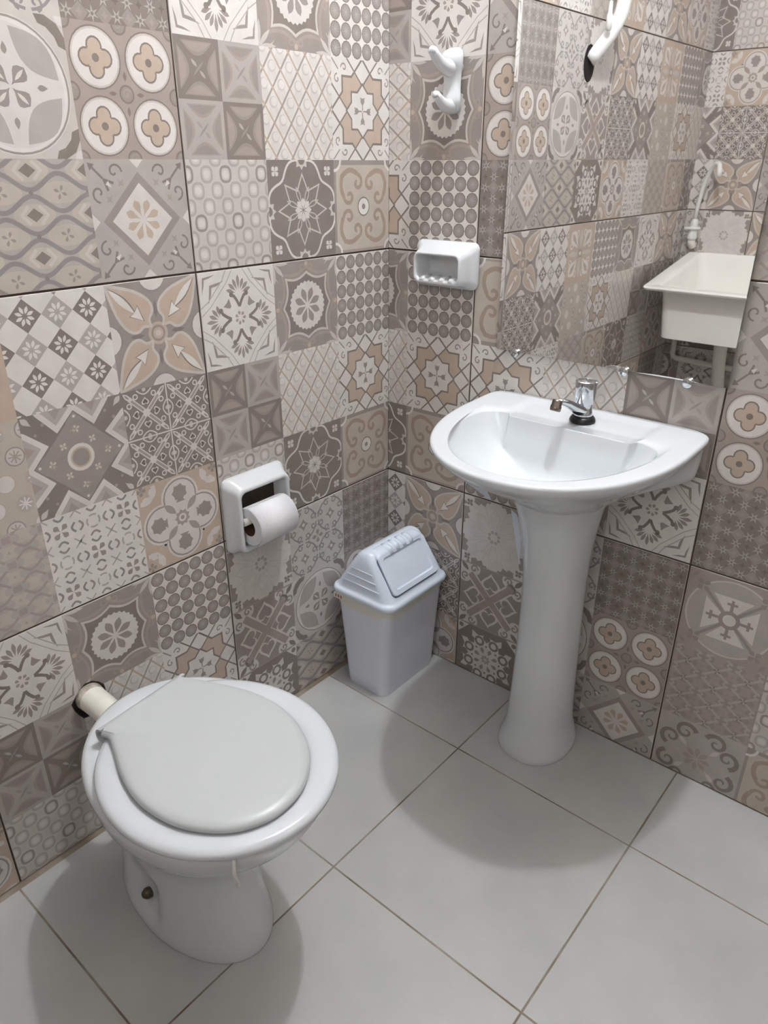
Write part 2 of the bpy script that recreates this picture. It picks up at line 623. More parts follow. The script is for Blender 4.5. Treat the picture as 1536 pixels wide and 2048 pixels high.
def m_dotcirc(c):
    c.bg('B')
    for i in range(-1, 5):
        for j in range(-1, 5):
            x, y = -1 + i * .52 + (.26 if j % 2 else 0), -1 + j * .45
            kind = (i + 2 * j) % 3
            c.disc(x, y, .18, 'N' if kind else 'T', 1, n=16)
            c.disc(x, y, .155, ('L', 'E', 'G')[kind], 2, n=16)
            if kind != 1:
                for k in range(4):
                    a = k * PI / 4
                    c.line([(x - .12 * math.cos(a), y - .12 * math.sin(a)), (x + .12 * math.cos(a), y + .12 * math.sin(a))], .025, 'W' if kind else 'P', 3)

def m_cross(c):
    c.bg('D')
    c.poly([(.98, 0), (.66, .20), (.20, .66), (0, .98), (-.20, .66), (-.66, .20), (-.98, 0), (-.66, -.20), (-.20, -.66), (0, -.98), (.20, -.66), (.66, -.20)], 'T', 1)
    def q():
        z = [(-.66, .97), (-.36, .62), (0, .97), (.36, .62), (.66, .97)]
        c.poly([(-.70, 1), (-.36, .64), (0, 1)], 'G', 2)
        c.poly([(.70, 1), (.36, .64), (0, 1)], 'G', 2)
        c.poly([(-.46, 1), (-.36, .82), (-.22, 1)], 'P', 4)
        c.poly([(.46, 1), (.36, .82), (.22, 1)], 'P', 4)
        c.line([(-.70, 1.05)] + z + [(.70, 1.05)], .125, 'D', 2)
        c.line([(-.70, 1.06)] + [(p[0], p[1] + .012) for p in z] + [(.70, 1.06)], .10, 'E', 3)
        c.disc(.78, .60, .035, 'P', 2, n=8)
        c.disc(.62, .76, .03, 'P', 2, n=8)
        c.drop(.80, .80, PI / 4, .24, .11, 'L', 2)
        c.disc(0, .80, .03, 'E', 2, n=8)
        c.flower(0, .56, 0, .08, 4, .05, 'L', 2, .4)
        c.flower(.28, .30, 0, .08, 4, .05, 'L', 2, .9)
        c.flower(.55, .06, 0, .07, 4, .05, 'P', 2, .2)
    c.sym4(q)
    c.disc(0, 0, .27, 'E', 3)
    c.disc(0, 0, .205, 'N', 4)
    c.disc(0, 0, .17, 'T', 5)

def m_heartgrid(c):
    c.bg('D')
    for i in (0, 1):
        for j in (0, 1):
            def f():
                for s in (1, -1):
                    c.line([(-.72, -.72 * s), (.72, .72 * s)], .20, 'E', 1)
                    c.line([(-.62, -.62 * s), (-.12, -.12 * s)], .11, 'P', 2)
                    c.line([(.62, .62 * s), (.12, .12 * s)], .11, 'P', 2)
                def q():
                    c.heart(0, .48, .19, PI, 'E', 2)
                    c.heart(0, .48, .125, PI, 'X', 3)
                    c.ring(.74, .42, .10, .05, 'E', 2, n=9)
                    c.ring(.42, .74, .10, .05, 'E', 2, n=9)
                    c.lens((.62, .62), (.96, .96), .2, 'E', 3, n=5)
                    c.lens((.70, .70), (.90, .90), .09, 'T', 4, n=4)
                    c.line(arcpts((-.34, .98), (.34, .98), -.20, 6), .055, 'E', 2)
                    c.disc(0, .97, .09, 'L', 2, n=8)
                c.sym4(q)
            c.at(-.5 + i, -.5 + j, .49, f)
    c.line([(-1, 0), (1, 0)], .03, 'E', 5)
    c.line([(0, -1), (0, 1)], .03, 'E', 5)

def ogee(c, bg, ln, fill, w, nx=2, ny=3, inner='T', dark='D', hi='L'):
    """rows of lens medallions between wavy bands"""
    c.bg(bg)
    p = 2.0 / nx
    h = 2.0 / (2 * ny)
    for r in range(-1, 2 * ny + 2):
        y0 = -1 + r * h
        pts = []
        for k in range(0, 61):
            x = -1.05 + 2.1 * k / 60
            pts.append((x, y0 + h * .36 * math.cos(2 * PI * x / p + PI * r)))
        c.line(pts, w, ln, 2)
        for i in range(-1, nx + 2):
            x = -1 + i * p + (p / 2 if r % 2 else 0) + p / 2
            y = y0 + h / 2
            c.disc(x, y, p * .36, fill, 1, n=14, ry=h * .52)
            if (r % 2) == 0:
                c.flower(x, y, h * .03, h * .36, 4, h * .16, inner, 3, PI / 4 + .4)
                c.flower(x + p / 2, y - h * 0, 0, h * .12, 4, h * .1, dark, 3, 0)
            else:
                c.poly([(x - p * .14, y), (x, y + h * .32), (x + p * .14, y), (x, y - h * .32)], dark, 3)
                for sg in (1, -1):
                    c.line([(x + sg * p * .09, y + h * .42), (x + sg * p * .22, y), (x + sg * p * .09, y - h * .42)], w * .7, hi, 4)

def m_wave(c): ogee(c, 'G', 'S', 'B', .075, 2, 3, 'T')
def m_wave2(c): ogee(c, 'B', 'P', 'G', .05, 3, 4, 'P', 'P', 'G')
def m_lens(c): ogee(c, 'P', 'G', 'T', .055, 3, 4, 'D', 'T', 'G')

def m_clover(c):
    c.bg('W')
    for i in range(3):
        for j in range(3):
            def f(k=(i + j) % 2):
                if k == 0:
                    c.flower(0, 0, .03, .56, 4, .36, 'T', 1, PI / 4, peak=.68)
                else:
                    c.ring(0, 0, .40, .11, 'G', 1, n=14)
                    for a in range(4):
                        c.line([(.12 * math.cos(a * PI / 2 + .78), .12 * math.sin(a * PI / 2 + .78)), (.52 * math.cos(a * PI / 2 + .78), .52 * math.sin(a * PI / 2 + .78))], .16, 'W', 2)
                def q():
                    c.line(arcpts((-.30, .88), (.30, .88), -.22, 5), .13, 'T' if k else 'S', 2)
                    c.line([(.68, .68), (1.1, 1.1)], .09, 'G', 1)
                c.sym4(q)
            c.at(-.667 + i * .667, -.667 + j * .667, .333, f)

def m_quatrefoil(c):
    c.bg('N')
    def lob(r):
        pts = []
        for k in range(4):
            a = k * PI / 2
            for t in range(-6, 7):
                b = a + t / 6 * 1.75
                pts.append((.50 * math.cos(a) + r * math.cos(b), .50 * math.sin(a) + r * math.sin(b)))
        return pts
    c.poly(lob(.47), 'E', 1)
    c.poly(lob(.42), 'T', 2)
    c.poly(lob(.385), 'E', 3)
    def q():
        c.gear(0, .60, .16, .20, 7, 'T', 4)
        c.poly([(-.12, .38), (.12, .38), (0, .52)], 'T', 4)
        c.lens((.14, .14), (.42, .42), .16, 'P', 4)
        for s in (1, -1):
            if s == 1:
                c.line(arcpts((.95, .62), (.66, .80), .10, 6), .10, 'E', 2)
            else:
                c.line(arcpts((.62, .95), (.80, .66), -.10, 6), .10, 'E', 2)
        c.disc(.66, .82, .08, 'E', 2, n=10)
        c.disc(.82, .66, .08, 'E', 2, n=10)
        c.flower(.90, .90, 0, .12, 4, .09, 'T', 2)
    c.sym4(q)
    c.gear(0, 0, .15, .20, 9, 'P', 5)
    c.disc(0, 0, .10, 'E', 6, n=12)
    c.disc(0, 0, .05, 'T', 7, n=8)

def m_floral(c):
    c.bg('T')
    pts = []
    random.seed(5)
    for k in range(64):
        a = k * PI / 32
        r = 1.0 + .08 * math.cos(8 * a) + .045 * (1 if k % 2 else -1)
        pts.append((r * math.cos(a), r * math.sin(a)))
    c.poly(pts, 'E', 1)
    for k in range(8):
        a = k * PI / 4
        q = [(.26 * math.cos(a - .2), .26 * math.sin(a - .2)), (.62 * math.cos(a - .25), .62 * math.sin(a - .25)), (.80 * math.cos(a), .80 * math.sin(a)), (.62 * math.cos(a + .25), .62 * math.sin(a + .25)), (.26 * math.cos(a + .2), .26 * math.sin(a + .2))]
        c.line(q, .018, 'L', 2)
        c.disc(.155 * math.cos(a + .39), .155 * math.sin(a + .39), .052, 'G', 2, n=10)
        c.line([(.85 * math.cos(a + .39), .85 * math.sin(a + .39)), (.42 * math.cos(a + .39), .42 * math.sin(a + .39))], .016, 'L', 2)
    def q():
        c.disc(.93, .93, .26, 'E', 2, n=14)
        c.flower(.82, .82, 0, .11, 4, .09, 'D', 3, PI / 4)
        c.poly([(.72, 1), (.78, .84), (.84, 1)], 'T', 3)
    c.sym4(q)

def m_scrollc(c):
    c.bg('L')
    for i in (0, 1):
        for j in (0, 1):
            def f():
                def q():
                    c.ring(0, 0, .88, .085, 'S', 1, n=8, a0=.10, a1=PI / 2 - .10)
                    c.spiral(.70, .24, .22, .2, .95, .075, 'S', 2, n=12)
                    c.spiral(.24, .70, .22, PI / 2 - .2, -.95, .075, 'S', 2, n=12)
                c.sym4(q)
                c.poly([(.34, 0), (.13, .13), (0, .34), (-.13, .13), (-.34, 0), (-.13, -.13), (0, -.34), (.13, -.13)], 'T', 1)
                c.disc(0, 0, .10, 'E', 2, n=8)
            c.at(-.5 + i, -.5 + j, .52, f)
    c.flower(0, 0, .02, .2, 4, .12, 'T', 2, 0)

def m_stars(c):
    c.bg('D')
    s = .222
    for i in range(-5, 6):
        for j in range(-5, 6):
            x, y = i * s, j * s
            if (i + j) % 2 == 0:
                c.gear(x, y, .125, .040, 6, 'G', 2, .3 * ((i * j) % 3))
                c.disc(x, y, .03, 'D', 3, n=6)
            elif i % 2:
                c.poly([(x + .15, y), (x, y + .15), (x - .15, y), (x, y - .15)], 'T', 1)
                c.gear(x, y, .07, .03, 4, 'P', 2)
            else:
                c.poly([(x + .15, y), (x, y + .15), (x - .15, y), (x, y - .15)], 'D', 1)
                c.gear(x, y, .07, .03, 4, 'K', 2)

def m_xheart(c):
    c.bg('T')
    for s in (1, -1):
        c.line([(-.74, -.74 * s), (.74, .74 * s)], .30, 'E', 1)
    def q():
        c.heart(0, .56, .34, PI, 'E', 1)
        c.heart(0, .56, .25, PI, 'T', 2)
        c.poly([(-.26, .34), (.26, .34), (0, .06)], 'E', 1)
        c.poly([(-.16, .34), (.16, .34), (0, .18)], 'T', 2)
        c.disc(.86, .56, .21, 'E', 1, n=14)
        c.disc(.56, .86, .21, 'E', 1, n=14)
        c.poly([(.5, .5), (1, .5), (1, 1), (.5, 1)], 'E', 1)
        c.spiral(.84, .56, .13, -PI / 2, 1.2, .05, 'T', 3, n=14)
        c.spiral(.56, .84, .13, PI, -1.2, .05, 'T', 3, n=14)
        c.lens((.74, .74), (.98, .98), .14, 'D', 3)
    c.sym4(q)
    for s in (1, -1):
        c.line([(-.68, -.68 * s), (.68, .68 * s)], .20, 'P', 4)
    for y in (.985, -.985):
        c.line([(-1, y), (1, y)], .05, 'P', 5)

def m_oval(c):
    c.bg('L')
    c.disc(0, 0, .96, 'E', 1, n=40)
    c.ring(0, 0, .93, .03, 'T', 2, n=40)
    c.ring(0, 0, .88, .05, 'W', 2, n=40)
    def q():
        c.lens((.80, .12), (.12, .80), .46, 'G', 3, n=10)
        c.drop(.42, 0, 0, .17, .09, 'T', 4, n=5, peak=.4)
        b = [(.55, 1.0), (.60, .88), (.72, .84), (.84, .72), (.88, .60), (1.0, .55), (1.0, .72), (.90, .90), (.72, 1.0)]
        c.poly(b, 'D', 3)
        c.disc(1, 1, .13, 'E', 4, n=12)
        c.drop(.02, .02, PI / 4, .34, .26, 'T', 4, n=6, peak=.66)
        c.lens((.08, .08), (.24, .24), .06, 'E', 5, n=4)
    c.sym4(q)

def m_circles(c):
    c.bg('P')
    for i in (-.5, .5):
        for j in (-.5, .5):
            c.disc(i, j, .46, 'D', 1, n=28)
            c.disc(i, j, .435, 'L', 2, n=28)
            c.disc(i, j, .405, 'W', 3, n=28)
            for w, cc, lv in ((.03, 'D', 4), (0, 'N', 5)):
                for k in range(4):
                    a = k * PI / 2
                    c.disc(i + .165 * math.cos(a), j + .165 * math.sin(a), .115 + w, cc, lv, n=14)
                c.rect(i - .13 - w * .5, j - .13 - w * .5, i + .13 + w * .5, j + .13 + w * .5, cc, lv)
            c.disc(i, j, .065, 'D', 6, n=12)
    for x, y in ((0, 0), (1, 0), (-1, 0), (0, 1), (0, -1), (1, 1), (-1, 1), (1, -1), (-1, -1)):
        c.disc(x, y, .145, 'D', 2, n=16)
        c.disc(x, y, .115, 'T', 3, n=16)
        c.spiral(x, y, .09, .5, 1.1, .02, 'P', 4, n=10)
    c.sym4(lambda: c.lens((.19, 0), (.34, 0), .07, 'D', 2, n=4))

def m_starflower(c):
    c.bg('D')
    c.gear(0, 0, .98, .72, 12, 'E', 1)
    c.disc(0, 0, .80, 'E', 1, n=24)
    def q():
        for a in (PI / 4, PI / 2):
            x, y = .82 * math.cos(a), .82 * math.sin(a)
            c.drop(x * .70, y * .70, a, .40, .20, 'D', 2, n=6)
            c.drop(x * .72, y * .72, a + .45, .24, .12, 'D', 2, n=5)
            c.drop(x * .72, y * .72, a - .45, .24, .12, 'D', 2, n=5)
            b = a + PI / 8
            c.ring(.62 * math.cos(b), .62 * math.sin(b), .13, .07, 'D', 2, n=12)
            c.drop(.20 * math.cos(b), .20 * math.sin(b), b, .22, .13, 'T', 2, n=5)
            c.disc(.46 * math.cos(a), .46 * math.sin(a), .035, 'D', 2, n=8)
        c.poly([(1, 1), (.62, .98), (.80, .80), (.98, .62)], 'E', 2)
        c.disc(.88, .88, .08, 'D', 3, n=8)
    c.sym4(q)
    c.flower(0, 0, .02, .16, 8, .07, 'P', 2)

def m_diamond(c):
    c.bg('G')
    d = lambda r: [(r, 0), (0, r), (-r, 0), (0, -r)]
    c.poly(d(.80), 'T', 1)
    c.poly(d(.62), 'E', 2)
    c.flower(0, 0, .04, .36, 8, .15, 'N', 3, PI / 8, peak=.72)
    def q():
        c.spiral(.80, .46, .15, -PI / 2, .9, .035, 'D', 2, n=12)
        c.spiral(.46, .80, .15, PI, -.9, .035, 'D', 2, n=12)
        c.line([(.62, .50), (.68, .68), (.50, .62)], .045, 'D', 2)
        c.poly([(.55, .55), (.66, .60), (.60, .66)], 'E', 2)
        c.line([(.70, .70), (.90, .90)], .04, 'D', 2)
        c.poly([(.95, .95), (.82, .92), (.92, .82)], 'D', 2)
        c.gear(.36, .62, .09, .03, 4, 'P', 2, PI / 4)
        c.gear(.62, .36, .09, .03, 4, 'P', 2, PI / 4)
        c.poly([(1, .14), (.86, 0), (1, -.14)], 'E', 2)
    c.sym4(q)

def m_compass(c):
    c.bg('P')
    c.disc(0, 0, .95, 'L', 1, n=40)
    c.disc(0, 0, .91, 'G', 2, n=40)
    def sq(h): return [(h, h), (-h, h), (-h, -h), (h, -h)]
    c.poly(sq(.56), 'E', 3)
    def q():
        c.poly([(.10, .16), (.42, .56), (.56, .56), (.56, .42), (.16, .10)], 'G', 4)
        c.line([(.14, .14), (.60, .60)], .07, 'T', 5)
        c.flower(.66, .66, 0, .17, 4, .12, 'T', 5, PI / 4)
        c.line([(.16, 0), (.40, 0)], .07, 'T', 5)
        c.line([(.40, -.11), (.40, .11)], .06, 'T', 5)
        c.line([(.36, 0), (.50, 0)], .06, 'T', 5)
        c.lens((.80, .92), (.96, .80), .08, 'T', 2)
    c.sym4(q)
    c.disc(0, 0, .23, 'T', 6)
    c.disc(0, 0, .14, 'E', 7)

def m_curls(c):
    c.bg('G')
    def q():
        for s in (1, -1):
            c.push(s, 0, 0, 1)
            c.spiral(.36, .66, .26, PI * .9, -1.25, .12, 'D', 2, n=18, taper=True)
            c.pop()
        c.drop(.25, .25, PI / 4, .3, .12, 'L', 1)
    c.sym4(q)
    c.flower(0, 0, .04, .34, 8, .13, 'P', 1)

def m_bars(c):
    c.bg('P')
    c.rect(-.9, .25, .9, .45, 'X', 1)
    for i in range(5):
        for j in range(4):
            c.flower(-.8 + i * .4 + (.2 if j % 2 else 0), -.1 - j * .25, 0, .07, 4, .05, 'D', 1)
    c.poly([(-.9, 1), (0, .55), (.9, 1)], 'L', 1)

TILES = {
    'A': [m_sprig, m_darkflower, m_dots, m_foursq, m_lattice, m_star, m_rings, m_darkstar, m_scroll],
    'B': [m_tulips, m_checks, m_leafx, m_dotcirc, m_cross, m_heartgrid, m_wave2, m_clover, m_quatrefoil],
    'C': [m_floral, m_scrollc, m_stars, m_xheart, m_oval, m_circles, m_starflower, m_wave, m_diamond],
    'D': [m_compass, m_bars, m_dotcirc, m_lens, m_rings, m_tulips, m_curls, m_scroll, m_wave],
}
TS = 0.57            # pitch of the wall tiles
GAP = 0.0038
THK = 0.0025
CH = 0.0007
_mq = {}
def motif(fn):
    if fn not in _mq:
        c = Canvas()
        fn(c)
        _mq[fn] = c.q
    return _mq[fn]

_tm = {}
def tile_mesh(kind, rot):
    """one tile, local x right, y up, z out of the wall; origin at the cell's lower left corner. rot = quarter turns clockwise"""
    key = (kind, rot)
    if key in _tm:
        return _tm[key]
    v, f, mi = [], [], []
    a, b = GAP / 2, TS - GAP / 2
    o = [(a, a), (b, a), (b, b), (a, b)]
    i_ = [(a + CH, a + CH), (b - CH, a + CH), (b - CH, b - CH), (a + CH, b - CH)]
    v += [(x, y, 0) for x, y in o] + [(x, y, THK - CH) for x, y in o] + [(x, y, THK) for x, y in i_]
    for k in range(4):
        j = (k + 1) % 4
        f.append((k, j, 4 + j, 4 + k)); mi.append(len(INKS))
        f.append((4 + k, 4 + j, 8 + j, 8 + k)); mi.append(len(INKS))
    f.append((8, 9, 10, 11)); mi.append(len(INKS))
    f.append((3, 2, 1, 0)); mi.append(len(INKS))
    cs = (TS - GAP - 2 * CH) / 3
    ctr = TS / 2
    ca, sa = [(1, 0), (0, -1), (-1, 0), (0, 1)][rot]
    for n, fn in enumerate(TILES[kind]):
        r_, c_ = divmod(n, 3)
        cx, cy = (c_ - 1) * cs, (1 - r_) * cs
        for pts, cc, lv in motif(fn):
            base = len(v)
            P = []
            for p in pts:
                x, y = cx + p[0] * cs / 2, cy + p[1] * cs / 2
                P.append((ctr + x * ca - y * sa, ctr + x * sa + y * ca, THK + 0.00004 + lv * 0.00004))
            ar = sum(P[k - 1][0] * P[k][1] - P[k][0] * P[k - 1][1] for k in range(len(P)))
            if abs(ar) < 1e-10: continue
            if ar < 0: P.reverse()
            v += P
            f.append(tuple(range(base, base + len(P))))
            mi.append(INKS.index(cc))
    me = bpy.data.meshes.new('tile')
    me.from_pydata(v, [], f)
    for m in ink_mats: me.materials.append(m)
    me.materials.append(m_tile_edge)
    me.polygons.foreach_set('material_index', mi)
    me.update()
    _tm[key] = me
    return me

def clip_mesh(me, x0, x1, y0, y1):
    bm = bmesh.new()
    bm.from_mesh(me)
    for co, no in (((x0, 0, 0), (-1, 0, 0)), ((x1, 0, 0), (1, 0, 0)), ((0, y0, 0), (0, -1, 0)), ((0, y1, 0), (0, 1, 0))):
        g = bm.verts[:] + bm.edges[:] + bm.faces[:]
        bmesh.ops.bisect_plane(bm, geom=g, dist=1e-7, plane_co=co, plane_no=no, clear_outer=True)
    out = bpy.data.meshes.new('tile')
    for m in me.materials: out.materials.append(m)
    bm.to_mesh(out)
    bm.free()
    return out

ROOM_X, ROOM_Y, ROOM_Z = 1.75, -2.0, 2.70
H0 = 0.534 - TS
def tile_wall(wall, U, V, N, O, u_first, umin, umax, table, defaults):
    """U,V,N world axes of the wall seen from inside, O world point of u=0,v=0. u_first: a column boundary"""
    i0 = math.floor((umin - u_first) / TS)
    i1 = math.ceil((umax - u_first) / TS)
    n = 0
    for i in range(i0, i1):
        for j in range(0, 5):
            u0, v0 = u_first + i * TS, H0 + j * TS
            x0, x1 = max(0, umin - u0), min(TS, umax - u0)
            y0, y1 = max(0, 0.0015 - v0), min(TS, ROOM_Z - v0)
            if x1 - x0 < 0.012 or y1 - y0 < 0.012: continue
            kind, rot = table.get((i, j), defaults[(i * 3 + j * 5) % len(defaults)])
            me = tile_mesh(kind, rot)
            if x0 > 0 or x1 < TS or y0 > 0 or y1 < TS:
                me = clip_mesh(me, x0, x1, y0, y1)
            o = link('tile', me, wall)
            mw = Matrix((U, V, N)).transposed().to_4x4()
            mw.translation = Vector(O) + Vector(U) * u0 + Vector(V) * v0 - Vector(N) * THK
            o.matrix_local = mw
            n += 1
    return n
# ================================================================ the room
def structure(name, parts, m, label=None):
    o = obj(name, parts[0], parts[1], m, smooth=False)
    o['kind'] = 'structure'
    if label: o['label'] = label
    return o
X_, Y_, Z_ = Vector((1, 0, 0)), Vector((0, 1, 0)), Vector((0, 0, 1))
wl = structure('wall_left', box((-0.10, ROOM_Y - .1, -.05), (-THK, 0.1, ROOM_Z)), m_grout, 'patchwork-tiled wall behind the toilet')
wb = structure('wall_back', box((-THK, THK, -.05), (ROOM_X + .1, 0.10, ROOM_Z)), m_grout, 'patchwork-tiled wall behind the sink and mirror')
wf = structure('wall_front', box((-THK, ROOM_Y - .10, -.05), (ROOM_X + .1, ROOM_Y - THK, ROOM_Z)), m_grout, 'patchwork-tiled wall seen in the mirror behind the laundry sink')
wr = structure('wall_right', box((ROOM_X + THK, ROOM_Y - THK, -.05), (ROOM_X + .1, THK, ROOM_Z)), m_grout, 'patchwork-tiled wall opposite the toilet')
ce = structure('ceiling', box((-.1, ROOM_Y - .1, ROOM_Z), (ROOM_X + .1, .1, ROOM_Z + .08)), m_ceil, 'plain white ceiling')
fl = structure('floor', box((-THK, ROOM_Y - THK, -.05), (ROOM_X + THK, THK, -.0009)), m_fgrout, 'pale grey tiled floor')

rnd = [('B', 0), ('C', 2), ('A', 0), ('B', 2), ('A', 2), ('C', 0)]
tile_wall(wl, Y_, Z_, X_, (0, 0, 0), -0.5623, ROOM_Y, -0.0005,
          {(0, 0): ('C', 0), (-1, 0): ('A', 0), (-2, 0): ('B', 0), (-3, 0): ('C', 0),
           (0, 1): ('A', 0), (-1, 1): ('B', 0), (-2, 1): ('A', 0), (-3, 1): ('B', 0),
           (0, 2): ('A', 0), (-1, 2): ('C', 0), (-2, 2): ('B', 0), (-3, 2): ('A', 0)}, rnd)
tile_wall(wb, X_, Z_, -Y_, (0, 0, 0), 0.2514, 0.0005, ROOM_X,
          {(-1, 0): ('B', 0), (0, 0): ('C', 0), (1, 0): ('D', 0),
           (-1, 1): ('A', 0), (0, 1): ('A', 2), (1, 1): ('C', 2),
           (-1, 2): ('A', 1), (0, 2): ('C', 2), (1, 2): ('B', 0)}, rnd)
tile_wall(wf, -X_, Z_, Y_, (0, ROOM_Y, 0), -0.264, -ROOM_X, -0.0005,
          {(0, 0): ('A', 0), (0, 1): ('C', 0), (0, 2): ('B', 2), (-1, 1): ('B', 0), (-1, 2): ('C', 0), (0, 3): ('A', 0)}, rnd)
tile_wall(wr, -Y_, Z_, -X_, (ROOM_X, 0, 0), 0.3, 0.0005, -ROOM_Y - 0.0005, {}, rnd)

# floor tiles, each its own piece
FX, FY, FP, FG = 0.4495, -0.2685, 0.4365, 0.0034
_fcache = {}
for i in range(-2, 4):
    for j in range(-1, 5):
        x0, x1 = max(0.002, FX + i * FP + FG / 2), min(ROOM_X - .002, FX + (i + 1) * FP - FG / 2)
        y1, y0 = min(-.002, FY + (1 - j) * FP - FG / 2), max(ROOM_Y + .002, FY - j * FP + FG / 2)
        if x1 - x0 < .02 or y1 - y0 < .02: continue
        key = (round(x1 - x0, 4), round(y1 - y0, 4))
        if key not in _fcache:
            w, h = key
            c = .0006
            ring0 = [(0, 0, -.0009), (w, 0, -.0009), (w, h, -.0009), (0, h, -.0009)]
            ring1 = [(0, 0, -c), (w, 0, -c), (w, h, -c), (0, h, -c)]
            ring2 = [(c, c, 0), (w - c, c, 0), (w - c, h - c, 0), (c, h - c, 0)]
            v, f = loft([ring0, ring1, ring2])
            me = bpy.data.meshes.new('floor_tile')
            me.from_pydata([tuple(p) for p in v], [], f)
            me.materials.append(m_floor)
            _fcache[key] = me
        o = link('floor_tile', _fcache[key], fl)
        o.location = (x0, y0, 0)

# ================================================================ toilet
def interp(keys, n):
    """Catmull-Rom resampling of tuples (first value monotone)"""
    out = []
    m = len(keys)
    for i in range(m - 1):
        p0, p1, p2, p3 = keys[max(0, i - 1)], keys[i], keys[i + 1], keys[min(m - 1, i + 2)]
        for k in range(n):
            t = k / n
            out.append(tuple(.5 * (2 * b + (c - a) * t + (2 * a - 5 * b + 4 * c - d) * t * t + (-a + 3 * b - 3 * c + d) * t ** 3) for a, b, c, d in zip(p0, p1, p2, p3)))
    out.append(keys[-1])
    return out

def egg(z, x0, x1, hw, yc, n=96, mid=.52, e=1.0):
    xc = x0 + (x1 - x0) * mid
    pts = []
    for i in range(n):
        a = 2 * PI * i / n
        c, s = math.cos(a), math.sin(a)
        pts.append((xc + ((x1 - xc) if c > 0 else (xc - x0)) * sgnpow(c, e), yc + hw * sgnpow(s, e), z))
    return pts

def smooth01(v, a, b):
    t = max(0, min(1, (v - a) / (b - a)))
    return t * t * (3 - 2 * t)

toilet = empty('toilet', (0, 0, 0))
tag(toilet, 'white ceramic toilet with closed lid standing against the tiled wall', 'toilet')
keys = [(0.0, .085, .470, .106, -.918), (.015, .085, .470, .107, -.918), (.07, .095, .456, .098, -.918), (.13, .11, .442, .090, -.917), (.18, .115, .442, .093, -.916),
        (.23, .12, .468, .112, -.914), (.28, .12, .520, .145, -.910), (.33, .12, .565, .171, -.907), (.366, .120, .586, .182, -.905), (.384, .119, .592, .1845, -.905)]
rings = [egg(*k) for k in interp(keys, 5)]
for r in rings:
    for i, (x, y, z) in enumerate(r):
        if y < -.93:
            d = .020 * smooth01(x, .185, .240) * (1 - smooth01(x, .275, .325)) * smooth01(z, .018, .045) * (1 - smooth01(z, .075, .14))
            r[i] = (x, y + d, z)
rings += [egg(.391, .122, .589, .181, -.905), egg(.395, .130, .581, .173, -.905), egg(.395, .17, .545, .140, -.905), egg(.385, .18, .535, .130, -.905), egg(.30, .22, .49, .10, -.905), egg(.24, .28, .43, .05, -.905)]
bowl = obj('bowl', *loft(rings), m_porc, toilet)
bowl['label'] = 'white ceramic bowl and foot'
v, f = lathe([(.0005, .010), (.006, .009), (.0085, .005), (.0105, .002), (.0105, -.012)][::-1], 20)
bo = obj('bolt', v, f, m_bolt, bowl)
bo.matrix_local = Matrix.Translation((.257, -1.004, .058)) @ Vector((0, -1, .35)).to_track_quat('Z', 'Y').to_matrix().to_4x4()
bo['label'] = 'aged metal floor bolt head'
# seat ring
def seat_loop(z, g, n=96):
    return egg(z, .186 + g, .604 - g, .187 - g, -.905, n, mid=.50)
R = [seat_loop(.3965, .008), seat_loop(.400, .001), seat_loop(.407, 0), seat_loop(.412, .003), seat_loop(.4150, .011), seat_loop(.4155, .030), seat_loop(.4130, .060), seat_loop(.3965, .065)]
v, f = loft(R, False, False)
n = 96
f += [((len(R) - 1) * n + i, (len(R) - 1) * n + (i + 1) % n, (i + 1) % n, i) for i in range(n)]
seat = obj('seat', v, f, m_seat, toilet)
seat.location = (0, 0, 0)
# lid: pear outline with a rolled hinge edge at the wall side
LO = [(.220, -1.0105), (.240, -1.0075), (.286, -1.024), (.332, -1.041), (.393, -1.052), (.452, -1.046), (.496, -1.030), (.535, -1.002), (.559, -.970), (.571, -.931), (.567, -.885),
      (.548, -.847), (.512, -.809), (.453, -.779), (.392, -.769), (.329, -.775), (.274, -.795), (.230, -.815), (.203, -.8285)]
lo = interp(LO, 5)
hb = [(lo[-1][0] + (lo[0][0] - lo[-1][0]) * k / 20, lo[-1][1] + (lo[0][1] - lo[-1][1]) * k / 20) for k in range(1, 20)]
loop = lo + hb
def inset(loop, d, z):
    out = []
    m = len(loop)
    for i, p in enumerate(loop):
        a, b = loop[i - 1], loop[(i + 1) % m]
        t = Vector((b[0] - a[0], b[1] - a[1])).normalized()
        k = 1.0
        out.append((p[0] - t.y * d * k, p[1] + t.x * d * k, z))
    return out
def shrink(loop, s, z):
    cx, cy = .39, -.912
    return [(cx + (p[0] - cx) * s, cy + (p[1] - cy) * s, z) for p in loop]
nlo = len(lo)
def lidring(d, z):
    out = []
    for i, p in enumerate(loop):
        if i < nlo:
            a, b = lo[max(0, i - 1)], lo[min(nlo - 1, i + 1)]
            t = Vector((b[0] - a[0], b[1] - a[1])).normalized()
            out.append((p[0] - t.y * d, p[1] + t.x * d, z))
        else:
            out.append((p[0], p[1], .4332 if z > .4215 else .4290))
    return out
def hshrink(k, z):
    q = shrink(loop, k, z)
    return [(p[0], p[1], p[2] if i < nlo else max(z, .4332)) for i, p in enumerate(q)]
R = [lidring(.006, .4175), lidring(.0012, .419), lidring(0, .4220), lidring(.0012, .4265), lidring(.005, .4300), hshrink(.90, .4322), hshrink(.75, .4330), hshrink(.4, .4333), hshrink(.1, .4334)]
lidv = loft(R)
